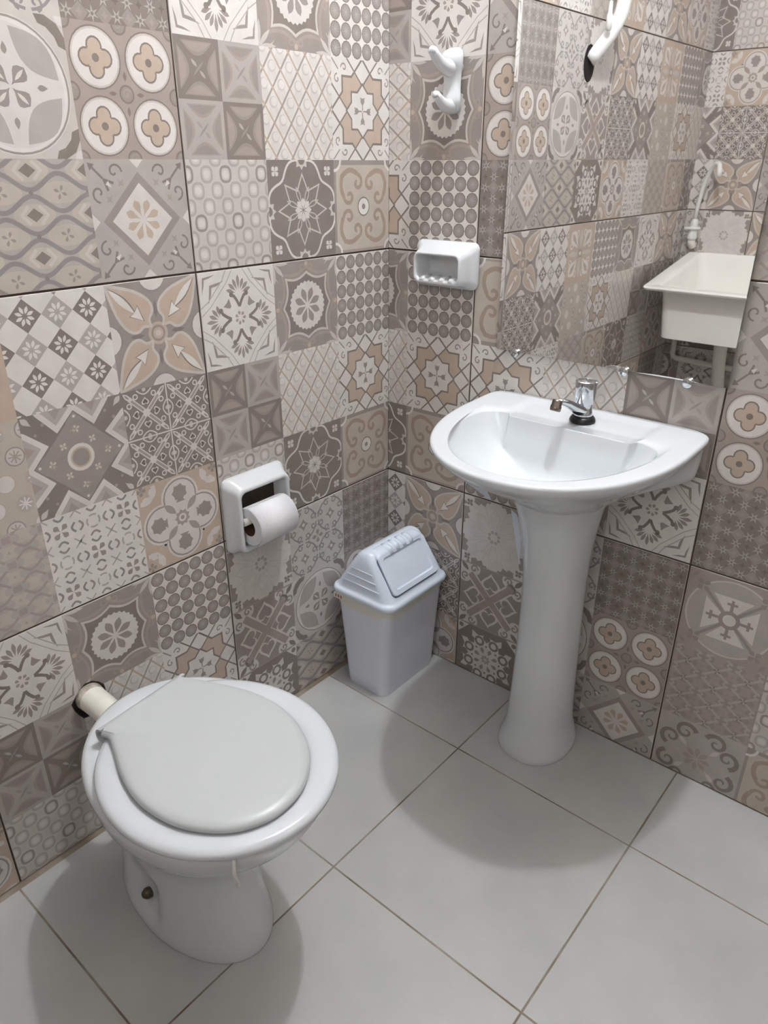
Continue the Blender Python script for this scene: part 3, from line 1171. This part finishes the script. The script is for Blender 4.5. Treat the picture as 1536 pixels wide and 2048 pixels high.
# rolled edge along the hinge line
h0, h1 = Vector((lo[0][0], lo[0][1], 0)), Vector((lo[-1][0], lo[-1][1], 0))
hd = (h1 - h0).normalized()
hn = Vector((hd.y, -hd.x, 0))
if hn.x > 0: hn = -hn
prof = []
for k in range(15):
    a = PI / 2 + PI * 1.05 * k / 14
    prof.append((math.cos(a), math.sin(a)))
rc, ri = .0165, .0125
outer = [(-(rc * c), .4167 + rc * s) for c, s in prof]
inner = [(-(ri * c), .4167 + ri * s) for c, s in prof]
sec = outer + inner[::-1]
R = []
for k in range(13):
    t = k / 12
    e = .0
    p = h0 + (h1 - h0) * t - hd * 0
    R.append([tuple(p + hn * (q[0] - .0001) + Vector((0, 0, q[1]))) for q in sec])
roll = loft(R)
lid = obj('lid', *merge(lidv, roll), m_lid, toilet, angle=50)
lid['label'] = 'matt pale grey plastic lid with rolled hinge edge'
v, f = tube([h0 + hd * .012 + Vector((0, 0, .4155)), h1 - hd * .012 + Vector((0, 0, .4155))], .0075, 16)
hg = obj('hinge', v, f, m_dark, toilet)
for y in (-.975, -.860):
    hk = obj('hinge_block', *box((.2055, y - .02, .3953), (.236, y + .02, .4135)), m_seat, toilet, bevel=.003)

# thin torn film strip hanging from the front of the seat
ps = [(.560, -1.008, .398), (.566, -1.014, .384), (.5655, -1.014, .372), (.560, -1.008, .352), (.556, -1.003, .335), (.557, -1.005, .329)]
v, f = tube(ps, [.0028] * 5 + [.0034], 8, flat=.35)
st = obj('plastic_strip', v, f, m_rod)
tag(st, 'thin torn white plastic strip hanging below the toilet seat', 'plastic strip')

# flush pipe from the wall into the bowl
fp = empty('flush_pipe', (0, -.924, .330))
tag(fp, 'short cream pipe running from the wall into the toilet back', 'pipe')
path = [(-.002, 0, .004), (.012, 0, .004), (.05, .001, .002), (.09, .002, -.002), (.1195, .004, -.005)]
v, f = tube(path, [.0265, .027, .0265, .026, .026], 28)
pp = obj('pipe', v, f, m_pvc, fp)
random.seed(3)
v, f = [], []
nn = 15
irr = [.0335 + .006 * random.random() for _ in range(nn)]
ringA = [(.0006, irr[i] * math.cos(2 * PI * i / nn) * 1.0 + .001, irr[i] * 1.08 * math.sin(2 * PI * i / nn) - .004) for i in range(nn)]
ringB = [(.0016, .9 * p[1], .9 * p[2]) for p in ringA]
gap_disc = obj('wall_gap_disc', *loft([ringA, ringB]), m_dark, fp)  # raised disc; shade inside the broken gap is put into its colour
gap_disc['label'] = 'dark disc standing for the shaded broken gap around the pipe'
v, f = tube([(.0015, 0, .0045), (.016, 0, .0043)], [.0285, .0275], 28)
cf = obj('cement_smear', v, f, m_pvcdirt, fp)

# ================================================================ pedestal sink
SX = .575
sink = empty('pedestal_sink', (SX, 0, 0))
tag(sink, 'white ceramic pedestal sink under the mirror', 'sink')
def dloop(z, a, bf, bb, cy, nf=2.15, nb=9.0, n=208):
    pts = []
    for i in range(n):
        t = 2 * PI * i / n
        c, s = math.cos(t), math.sin(t)
        if s <= 0:
            pts.append((a * sgnpow(c, 2 / nf), cy + bf * sgnpow(s, 2 / nf), z))
        else:
            pts.append((a * sgnpow(c, 2 / nb), cy + bb * sgnpow(s, 2 / nb), z))
    return pts
ZT = .822
def deck(p):
    x, y, z = p
    k = (1 - smooth01(abs(x), .132, .150)) * smooth01(y, -.150, -.122) * (1 - smooth01(y, -.030, -.012))
    return (x, y, z - .0055 * k)
YB = -.0012
def D(z, a, yf, yb, nf=2.15, nb=9.0):
    cy = -.13
    return dloop(z, a, cy - yf, yb - cy, cy, nf, nb)
rings = []
# underside from pedestal upwards
under = [(.635, .070, -.190, -.030, 2.0, 3.0), (.662, .090, -.228, -.018, 2.0, 3.6), (.688, .115, -.264, -.010, 2.0, 4.2), (.714, .145, -.306, -.005, 2.0, 5.0), (.742, .177, -.352, -.002, 2.05, 6.0),
         (.770, .2075, -.398, YB, 2.1, 8.0), (.792, .2300, -.430, YB, 2.15, 9.0), (.806, .2410, -.4450, YB, 2.15, 9.0)]
for k in interp(under, 3):
    tb = min(.241, .238 - 2.3 * max(0, .738 - k[0]))
    rings.append([(x * (1 + (max(1, tb / k[1]) - 1) * smooth01(y, -.20, -.03)), y, z) for x, y, z in D(*k)])
for z, a, yf in ((ZT - .008, .2450, -.4495), (ZT - .0035, .2445, -.449), (ZT - .0008, .242, -.4465), (ZT, .238, -.443)):
    rings.append(D(z, a, yf, YB if z < ZT - .001 else YB - .003))
oa, of, ob = .238, -.443, -.0042
ia, if_, ib = .199, -.419, -.118
DB = -.138
def notch(p, k=1.0, back=DB):
    x, y, z = p
    lim = back + .024 * k * smooth01(abs(x), .130, .146)
    return (x, min(y, lim) if y > -.22 else y, z)
for k in range(1, 10):
    t = k / 10
    nb = 9 - 4.0 * t
    rings.append([(notch(deck(p)) if t > .85 else deck(p)) for p in D(ZT - .001 * t, oa + (ia - oa) * t, of + (if_ - of) * t, ob + (ib - ob) * t, 2.15, nb)])
def inn(z, s, back, front, half, nb=4.0):
    cy = (front + back) / 2 * .35 + -.2 * .65
    return dloop(z, half, cy - front, back - cy, cy, 2.15, nb)
bowlk = [(ZT - .004, 1, -.1190, -.4170, .1970, 5.0), (ZT - .014, 1, -.1215, -.4110, .1915, 4.8), (.788, 1, -.127, -.399, .181, 4.4), (.762, 1, -.138, -.366, .161, 3.9), (.740, 1, -.153, -.334, .135, 3.3), (.722, 1, -.175, -.304, .100, 2.8), (.712, 1, -.200, -.280, .064, 2.4), (.708, 1, -.222, -.264, .034, 2.1), (.7065, 1, -.235, -.255, .016, 2.0)]
for k in interp(bowlk, 3):
    z, s, back, front, half, nb = k
    rings.append([notch(p, 1 - smooth01(ZT - z, .03, .09), back - .020 * (1 - smooth01(ZT - z, .05, .12))) for p in inn(z, s, back, front, half, nb)])
rings = [[(x, y * .968, z + .042 * y * .968 * smooth01(z, .58, .80)) for x, y, z in r] for r in rings]
basin = obj('basin', *loft(rings), m_porc, sink)
v, f = lathe([(.022, 0), (.022, .003), (.016, .004), (.014, .001), (.002, .001)], 28, (0, -.237, .7015))
dr = obj('drain', v, f, m_chrome, basin)
pk = [(0.0, .087, .1045, -.107), (.012, .0875, .1045, -.107), (.032, .082, .101, -.106), (.07, .073, .093, -.105), (.14, .069, .088, -.104), (.25, .066, .084, -.104), (.40, .064, .080, -.106), (.50, .066, .083, -.109), (.57, .072, .090, -.113), (.63, .082, .101, -.119), (.672, .094, .112, -.127)]
rings = []
for z, rx, ry, cy in interp(pk, 4):
    r = []
    for i in range(64):
        t = 2 * PI * i / 64
        c, s = math.cos(t), math.sin(t)
        e = .9
        y = cy + ry * sgnpow(s, e)
        r.append((rx * sgnpow(c, e), min(y, -.003), z))
    rings.append(r)
ped = obj('pedestal', *loft(rings), m_porc, sink)

# tap on the basin deck
tp = empty('basin_tap', (.578, -.073, ZT - .0083), math.radians(-12))
tag(tp, 'short chrome push tap with black gasket on the sink deck', 'tap')
g = obj('gasket', *lathe([(.0255, 0), (.0265, .002), (.0255, .006), (.0215, .0115)], 32), m_rubber, tp)
b = obj('body', *lathe([(.0195, .0105), (.0190, .016), (.0165, .026), (.0155, .034), (.0165, .040), (.0165, .046)], 32), m_chrome, tp)
v, f = tube([(0, .004, .020), (0, -.014, .026), (0, -.034, .036), (0, -.055, .0475), (0, -.074, .054), (0, -.083, .0545)], [.0155, .0150, .0120, .0095, .0080, .0078], 20, flat=.8)
s = obj('spout', v, f, m_chrome, tp)
ae = obj('aerator', *lathe([(.0100, -.013), (.0108, -.011), (.0108, -.003), (.0098, -.002), (.0098, .007), (.0085, .009)], 24), m_brass, tp)
ae.matrix_local = Matrix.Translation((0, -.0865, .051)) @ Matrix.Rotation(math.radians(-16), 4, 'X')
h = obj('handle', *lathe([(.0185, .038), (.0200, .042), (.0212, .055), (.0220, .080), (.0218, .0830), (.0203, .0845), (.0180, .0835), (.0170, .0842), (.0004, .0846)], 40), m_chrome, tp, angle=40)

# film labels left on the ceramic
def film(name, quad, label, thick=.0006):
    q = [Vector(p) for p in quad]
    nrm = (q[1] - q[0]).cross(q[2] - q[0]).normalized() * thick
    v, f = loft([[p + nrm for p in q], [p - nrm for p in q]])
    o = obj(name, v, f, m_label, smooth=False)
    tag(o, label, 'label')
    return o

film('paper_label', [(0.4498, -0.3329, 0.7637), (0.4552, -0.3283, 0.7365), (0.5066, -0.2847, 0.6862), (0.4963, -0.2934, 0.7121)], 'pale blue-white paper label peeling under the sink rim on the left')
film('paper_label', [(0.4915, -0.1804, 0.6266), (0.502, -0.1715, 0.6125), (0.5122, -0.1629, 0.5524), (0.5125, -0.1626, 0.4929), (0.5031, -0.1706, 0.5524)], 'narrow white paper sliver stuck to the left edge of the sink pedestal')

# ================================================================ mirror
mir = empty('mirror', (.5755, 0, .9135))
tag(mir, 'frameless rectangular wall mirror above the sink', 'mirror')
MW, MH = .2505, .80
gl = obj('glass', *box((-MW, -.0100, 0), (MW, -.0062, MH)), m_mirredge, mir, smooth=False)
me = gl.data
me.materials.append(m_mirror)
for p in me.polygons:
    if p.normal.y < -.9: p.material_index = 1
gl.rotation_euler = (math.radians(.12), 0, 0)
bk = obj('backing', *box((-MW + .02, -.0058, .02), (MW - .02, -.0003, MH - .02)), m_card, mir, smooth=False)
for x in (-.202, .050, .178):
    v, f = tube([(x, -.0002, -.006), (x, -.012, -.006), (x, -.0135, -.006)], [.0055, .0055, .0055], 20)
    v2, f2 = tube([(x, -.0105, -.002), (x, -.0150, -.002), (x, -.0165, -.002)], [.0098, .0098, .0075], 24)
    cl = obj('clip', *merge((v, f), (v2, f2)), m_chrome, mir, angle=40)
    cl['label'] = 'small round chrome mirror clip'

# ================================================================ ceramic wall accessories
def rr3(cx, cy, hx, hy, r, d, ax):
    pts = rrect(cx, cy, hx, hy, r, 8)
    if ax == 'x': return [(d, p[0], p[1]) for p in pts]
    return [(p[0], -d, p[1]) for p in pts]

# soap dish on the back wall
sd = empty('soap_dish', (.1775, 0, 1.0815))
tag(sd, 'white ceramic soap dish on the wall left of the mirror', 'soap dish')
R = []
for d, ox, oz, hx, hz, r in [(.0008, 0, 0, .084, .0495, .014), (.004, 0, 0, .0855, .051, .016), (.010, 0, 0, .0845, .050, .017), (.016, 0, 0, .080, .0465, .018), (.024, .002, -.001, .0735, .042, .018), (.040, .004, -.003, .068, .0375, .017), (.052, .006, -.004, .0655, .0345, .016), (.0565, .006, -.004, .063, .032, .015),
                             (.0575, .006, -.004, .060, .029, .014), (.055, .006, -.003, .0575, .0265, .013), (.045, .006, -.001, .056, .026, .013), (.015, .004, 0, .052, .024, .012), (.008, .004, 0, .045, .018, .010)]:
    R.append(rr3(ox, oz, hx, hz, r, d, 'y'))
dish = obj('dish', *loft(R), m_porc2, sd)
for k in range(4):
    x = -.034 + k * .0265
    v, f = tube([(x, -.020, -.0255), (x, -.035, -.0265), (x, -.048, -.0285), (x, -.056, -.0325)], [.0055, .0075, .009, .007], 14, flat=.75)
    rb = obj('ridge', v, f, m_porc2, sd)

# double robe hook
hk = empty('robe_hook', (.1785, 0, 1.441))
tag(hk, 'white ceramic double-prong hook high beside the room corner', 'hook')
pl = [(-.058, .0085, .006), (-.050, .0190, .018), (-.036, .0230, .025), (-.015, .0205, .021), (.008, .0215, .021), (.030, .0260, .028), (.046, .0255, .027), (.056, .017, .017), (.060, .004, .004)]
R = []
for z, hx, dp in interp(pl, 3):
    r = []
    for i in range(28):
        t = 2 * PI * i / 28
        r.append((hx * math.cos(t), -.0006 - dp * (.5 - .5 * math.sin(t)) * (1.0), z))
    R.append(r)
plate = obj('plate', *loft(R), m_porc2, hk)
for tipz, basez, ln, rr in ((.048, .026, .080, .0150), (-.027, -.042, .066, .0135)):
    pth = bez((0, -.004, basez), (0, -.034, basez - .010), (0, -ln + .020, basez + .002), (0, -ln, tipz), 14)
    rad = [rr * (1.45 - .85 * (i / 14) ** .55) for i in range(15)]
    v, f = tube(pth, rad, 18)
    c0 = lathe([(.0003, rad[-1] * .98), (rad[-1] * .5, rad[-1] * .85), (rad[-1] * .86, rad[-1] * .5), (rad[-1], 0), (rad[-1] * .9, -rad[-1] * .5)], 18, (0, -ln - .0002, tipz - .001))
    pr = obj('prong', *merge((v, f), c0), m_porc2, hk)

# toilet paper holder on the left wall
th = empty('toilet_paper_holder', (0, -.473, .590))
tag(th, 'white ceramic toilet paper holder on the wall above the toilet', 'holder')
R = []
for d, oz, hy, hz, r in [(.0008, 0, .0865, .0885, .016), (.004, 0, .088, .090, .018), (.012, 0, .087, .089, .020), (.020, 0, .081, .084, .020), (.030, -.002, .0765, .080, .019), (.040, -.004, .075, .077, .018), (.0435, -.004, .073, .074, .017), (.045, -.004, .069, .070, .015),
                         (.0435, -.004, .0655, .0665, .014), (.038, -.003, .064, .065, .013), (.006, -.001, .062, .063, .012), (.003, 0, .055, .055, .010)]:
    R.append(rr3(0, oz, hy, hz, r, d, 'x'))
hb_ = obj('frame', *loft(R), m_porc2, th)
v, f = tube([(.045, -.066, -.004), (.045, .066, -.004)], .0085, 20)
sp = obj('spindle', v, f, m_rod, th)
sp['label'] = 'white plastic spindle rod'
m_cavity_back = mat('dark_cavity_back', rgb(74, 62, 54), rough=0.95, noise=0.2, nscale=60)  # dark brown puts the shade of a deep cavity into the plate colour
bp_ = obj('cavity_plate', *loft([rr3(0, -.001, .0612, .0622, .011, .0033, 'x'), rr3(0, -.001, .0612, .0622, .011, .0046, 'x')]), m_cavity_back, th, smooth=False)
bp_['label'] = 'dark brown plate standing for the dark depth behind the roll'
# roll of paper
rl = empty('toilet_paper_roll', (.048, -.476, .573))
tag(rl, 'partly used white toilet paper roll in the ceramic holder', 'toilet paper')
L2 = .054
R = []
nn = 48
def cyl(y, r):
    return [(r * math.cos(2 * PI * i / nn) , y, r * math.sin(2 * PI * i / nn)) for i in range(nn)]
R = [cyl(-L2, .0215), cyl(-L2, .0425), cyl(-L2 + .001, .0435), cyl(L2 - .001, .0435), cyl(L2, .0425), cyl(L2, .0215)]
v, f = loft(R, False, False)
pa = obj('paper', v, f, m_paper, rl, angle=40)
R = [cyl(-L2 + .0005, .0205), cyl(-L2 + .0005, .0214), cyl(L2 - .0005, .0214), cyl(L2 - .0005, .0205), cyl(-L2 + .0005, .0205)]
co = obj('cardboard_core', *loft(R, False, False), m_card, rl)
co['label'] = 'brown cardboard core'
sh = []
for k in range(19):
    a = math.radians(95 - k * 8.2)
    rr_ = .0440 + .0003 * (k > 12) + .0022 * max(0, (k - 13) / 5)
    w = L2 - .0006
    jag = .003 * math.sin(k * 1.7)
    sh.append([(rr_ * math.cos(a), -w, rr_ * math.sin(a)), ((rr_ + .0004) * math.cos(a), -w, (rr_ + .0004) * math.sin(a)), ((rr_ + .0004) * math.cos(a), w, (rr_ + .0004) * math.sin(a)), (rr_ * math.cos(a), w, rr_ * math.sin(a))])
fp_ = obj('loose_sheet', *loft(sh), m_paper, rl)

# ================================================================ swing-lid waste bin
bn = empty('waste_bin', (.124, -.137, 0))
tag(bn, 'pale blue-white swing-lid waste bin in the room corner', 'waste bin')
R = []
for z, hx, hy, r in interp([(0.0, .064, .105, .020), (.006, .0685, .110, .022), (.10, .0755, .113, .023), (.20, .0835, .1165, .024), (.262, .0890, .1190, .025), (.284, .0925, .1205, .026)], 3):
    R.append([(p[0] + .003 * (1 - z / .284), p[1], z) for p in rrect(0, 0, hx, hy, r, 6)])
body = obj('body', *loft(R), m_bin, bn, angle=60)
# bag edge folded over the rim
R = []
random.seed(8)
base = rrect(0, 0, 1, 1, .26, 10)
N_ = len(base)
def bagloop(z, g, wob=0.0):
    out = []
    for i, p in enumerate(rrect(0, 0, .0905 + g, .1197 + g, .026, 10)):
        w = wob * (math.sin(i * .55) * .5 + math.sin(i * 1.3 + 1) * .3)
        out.append((p[0], p[1], z + w))
    return out
R = [bagloop(.256, -.0006, .014), bagloop(.264, .0004, .005), bagloop(.274, .0016, .001), bagloop(.284, .0030)]
m_bag = mat('bag_film', rgb(226, 225, 218), rough=0.4)
bag = obj('bag_edge', *loft(R, False, False), m_bag, bn)
bag['label'] = 'cream plastic bag folded over the rim'
# lid with rim lip and roof-shaped top
R = []
for z, hx, hy, r in [(.2830, .0985, .1235, .029), (.2835, .1020, .1265, .031), (.2900, .1035, .1280, .032), (.2960, .1025, .1270, .032), (.2985, .0985, .1235, .030), (.3000, .0945, .1200, .028), (.3040, .0915, .1180, .027),
                     (.318, .0840, .1165, .026), (.340, .0710, .1145, .026), (.362, .0570, .1120, .026), (.383, .0435, .1090, .026), (.398, .0335, .1060, .025), (.408, .0240, .1020, .020), (.4135, .0140, .0960, .012), (.4155, .005, .088, .004)]:
    R.append([(p[0], p[1], z) for p in rrect(0, 0, hx, hy, r, 6)])
bl = obj('lid', *loft(R), m_lidbin, bn, angle=60)
bl['label'] = 'roof-shaped pale blue lid'
for z, hx, hy in ((.326, .060, .1160), (.346, .0475, .1140), (.366, .034, .1115)):
    v, f = tube([(-hx, -hy - .0002, z), (hx, -hy - .0002, z)], .0012, 8)
    rb = obj('rib', v, f, m_lidbin, bl)
# swinging flap on the slope facing the room, with a recessed panel
p_lo, p_hi = Vector((.0880, 0, .3125)), Vector((.0300, 0, .4035))
sd_ = (p_hi - p_lo)
L_ = sd_.length
sd_.normalize()
nr = Vector((sd_.z, 0, -sd_.x))
if nr.x < 0: nr = -nr
def slope(yy, t, h):
    return p_lo + Vector((0, yy, 0)) + sd_ * t + nr * h
def srr(hy, t0, t1, r, h):
    return [tuple(slope(p[0], p[1], h)) for p in rrect(0, (t0 + t1) / 2, hy, (t1 - t0) / 2, r, 6)]
m_seam_shade = mat('bin_seam_shade', rgb(96, 112, 132), rough=0.6)  # dark blue-grey plate colour carries the shade of the flap gap
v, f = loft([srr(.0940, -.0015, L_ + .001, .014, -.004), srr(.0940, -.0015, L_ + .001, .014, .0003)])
sm_ = obj('seam_shade', v, f, m_seam_shade, bl, smooth=False)
sm_['label'] = 'darker plate standing for the shaded gap around the flap'
R = [srr(.0915, .0012, L_ + .004, .013, -.004), srr(.0915, .0012, L_ + .004, .013, .0036), srr(.0900, .0027, L_ + .003, .0125, .0056), srr(.0770, .014, L_ - .006, .009, .0056), srr(.0735, .0175, L_ - .011, .007, .0012), srr(.060, .026, L_ - .022, .005, .0012)]
flap = obj('flap', *loft(R), m_lidbin, bn, angle=28)
flap['label'] = 'swinging flap with recessed panel'
R = []
for k in range(31):
    t = k / 30
    y = -.0915 + .183 * t
    ends = min(1, (t * 14) ** .5, ((1 - t) * 14) ** .5)
    r = []
    for i in range(20):
        a = 2 * PI * i / 20
        r.append((.012 + (.0215 + .003 * ends) * math.cos(a), y, .4025 + (.0135 * ends + .001) * math.sin(a)))
    R.append(r)
cap = obj('ridge', *loft(R), m_lidbin, flap)
for k in range(4):
    y = -.040 + k * .0265
    v, f = tube([(.004, y, .4105), (.016, y, .4125), (.027, y, .4085), (.036, y, .3995)], [.007, .0105, .0110, .0065], 14)
    gb = obj('grip', v, f, m_lidbin, flap)
m_red = mat('red_print', rgb(190, 110, 105), rough=0.5)
stk = obj('sticker', *box((-.0925, -.1205, .2600), (-.060, -.1192, .2760)), m_white, bn, smooth=False)
for k in range(3):
    obj('sticker_print', *box((-.088 + k * .009, -.1212, .2635), (-.083 + k * .009, -.1203, .2725)), m_red, stk, smooth=False)

# ================================================================ things seen in the mirror
# laundry sink on the opposite wall
TX0, TX1, TYB, TYF = .045, .585, ROOM_Y + .001, -1.500
tk = empty('laundry_sink', ((TX0 + TX1) / 2, ROOM_Y, .032))
tag(tk, 'cream plastic laundry sink on the wall reflected in the mirror', 'laundry sink')
cxk = (TX0 + TX1) / 2
hw, dpt = (TX1 - TX0) / 2, TYF - ROOM_Y
def trr(z, hx, y0, y1, r, curve=0.0, up_=0.0):
    pts = []
    for p in rrect(0, (y0 + y1) / 2, hx, (y1 - y0) / 2, r, 6):
        bul = curve * (1 - (p[0] / hx) ** 2) * smooth01(p[1], y1 * .5, y1)
        pts.append((p[0], p[1] + bul, z + up_ * (1 - smooth01(p[1], .03, .13))))
    return pts
R = [trr(.615, hw - .085, .035, dpt - .075, .03), trr(.618, hw - .075, .030, dpt - .065, .035), trr(.70, hw - .068, .022, dpt - .058, .035), trr(.800, hw - .060, .012, dpt - .050, .035), trr(.805, hw - .004, .002, dpt - .004, .025, .012, .085), trr(.812, hw, .001, dpt, .026, .012, .085), trr(.819, hw - .003, .001, dpt - .003, .026, .012, .085),
     trr(.820, hw - .045, .016, dpt - .042, .03, 0, .085), trr(.812, hw - .055, .020, dpt - .050, .03, 0, .07), trr(.70, hw - .075, .030, dpt - .066, .035), trr(.635, hw - .090, .042, dpt - .085, .035)]
tb = obj('tub', *loft(R), m_tank, tk, angle=50)
for x in (-.09, .09):
    v, f = tube([(x, .0145, .882), (x, .0185, .882)], .006, 12)
    obj('screw', v, f, m_bolt, tk)
v, f = tube([(-.01, .22, .618), (-.01, .22, .56), (-.01, .20, .48), (-.005, .16, .36), (0, .10, .25), (0, .06, .10), (0, .06, -.031)], [.03, .026, .025, .025, .025, .025, .025], 20)
dp_ = obj('drain_pipe', v, f, m_pvc, tk)
wp = empty('water_pipe', (0, ROOM_Y, 0))
tag(wp, 'thin cream water pipe along the wall below the laundry sink', 'pipe')
v, f = tube([(.045, .016, .56), (.045, .016, .50), (.050, .016, .485), (.065, .016, .478), (.25, .016, .470), (.62, .016, .466)], .0125, 14)
wpp = obj('pipe', v, f, m_pvc, wp)
# tall white laundry tap
lt = empty('laundry_tap', (.052, ROOM_Y, .965))
tag(lt, 'white plastic swan-neck tap above the laundry sink', 'tap')
v, f = tube([(0, .001, .0), (0, .026, .0), (0, .036, .008), (0, .038, .03)], .0155, 18)
obj('elbow', v, f, m_pvc, lt)
v, f = lathe([(.016, .02), (.020, .03), (.018, .045), (.016, .085), (.013, .10), (.010, .104)], 24, (0, .038, 0))
obj('body', v, f, m_white, lt)
v, f = tube([(-.03, .06, .066), (.032, .052, .070)], [.007, .006], 12)
v2, f2 = tube([(0, .038, .068), (.0, .062, .068)], [.008, .008], 12)
obj('lever', *merge((v, f), (v2, f2)), m_white, lt)
pth = [Vector((0, .038, .10)), Vector((.004, .040, .16))] + bez((.010, .044, .20), (.022, .055, .275), (.060, .085, .335), (.085, .110, .310), 10) + [Vector((.090, .114, .285)), Vector((.091, .115, .268))]
v, f = tube(pth, [.0085] * (len(pth) - 2) + [.0095, .0095], 16)
obj('spout', v, f, m_white, lt)
# drop pipe of the overhead flush on the left wall (seen in the mirror)
dpz = empty('drop_pipe', (0, -.962, 1.565))
tag(dpz, 'white flush pipe bending into the wall, reflected at the mirror top', 'pipe')
pth = [Vector((.0005, 0, 0)), Vector((.012, -.006, .012))] + bez((.022, -.016, .03), (.045, -.040, .07), (.06, -.060, .10), (.062, -.062, .16), 8) + [Vector((.062, -.062, .30)), Vector((.062, -.062, ROOM_Z - 1.565 - .001))]
v, f = tube(pth, .0205, 20)
obj('pipe', v, f, m_white, dpz)
ringA = [(.0004, .035 * math.cos(2 * PI * i / 24), -.008 + .050 * math.sin(2 * PI * i / 24)) for i in range(24)]
ringB = [(.0012, .9 * p[1], .9 * p[2]) for p in ringA]
obj('wall_gap_disc', *loft([ringA, ringB]), m_dark, dpz)  # raised disc whose near-black colour carries the shade of the pipe gap
pc = empty('pull_handle', (.050, -.985, 1.615))
tag(pc, 'small white pull handle beside the flush pipe in the mirror', 'pull handle')
v, f = lathe([(.004, 0), (.009, .003), (.0085, .04), (.006, .045), (.005, .072), (.001, .074)], 16, (0, .022, .02))
obj('grip', v, f, m_white, pc)
v, f = tube([(0, .022, .09), (0, .022, ROOM_Z - 1.615 - .001)], .0012, 6)
obj('cord', v, f, m_white, pc)

# ================================================================ ceiling lamp
clp = empty('ceiling_lamp', (LAMP.x, LAMP.y, ROOM_Z))
tag(clp, 'bare round white bulb hanging from the ceiling above the sink', 'lamp')
obj('base', *lathe([(.045, -.0005), (.045, -.012), (.036, -.022), (.018, -.026)], 32), m_white, clp)
obj('socket', *lathe([(.018, -.025), (.020, -.060), (.022, -.075), (.019, -.090)], 28), m_white, clp)
zb = LAMP.z - ROOM_Z
obj('bulb', *lathe([(.0005, zb - .035), (.012, zb - .033), (.0248, zb - .0248), (.033, zb - .012), (.035, zb), (.033, zb + .012), (.0248, zb + .0248), (.017, zb + .032)], 28), m_bulb, clp)
# made-up high window behind the camera, added around the fill light
win = empty('added_window', ((FILL_RECT[0] + FILL_RECT[1]) / 2, ROOM_Y, FILL_RECT[2]))
win['kind'] = 'structure'
win['label'] = 'added unseen high window around the fill light opposite the mirror'
ww, wh = (FILL_RECT[1] - FILL_RECT[0]) / 2, FILL_RECT[3] - FILL_RECT[2]
for a, b in (((-ww - .03, .0002, -.03), (ww + .03, .02, 0)), ((-ww - .03, .0002, wh), (ww + .03, .02, wh + .03)), ((-ww - .03, .0002, 0), (-ww, .02, wh)), ((ww, .0002, 0), (ww + .03, .02, wh))):
    obj('added_window_frame', *box(a, b), m_white, win, smooth=False)
m_pane = mat('added_pane_pale', rgb(225, 232, 238), rough=0.2)  # pale sheet for the added window
obj('added_pane', *box((-ww, .0002, 0), (ww, .003, wh)), m_pane, win, smooth=False)
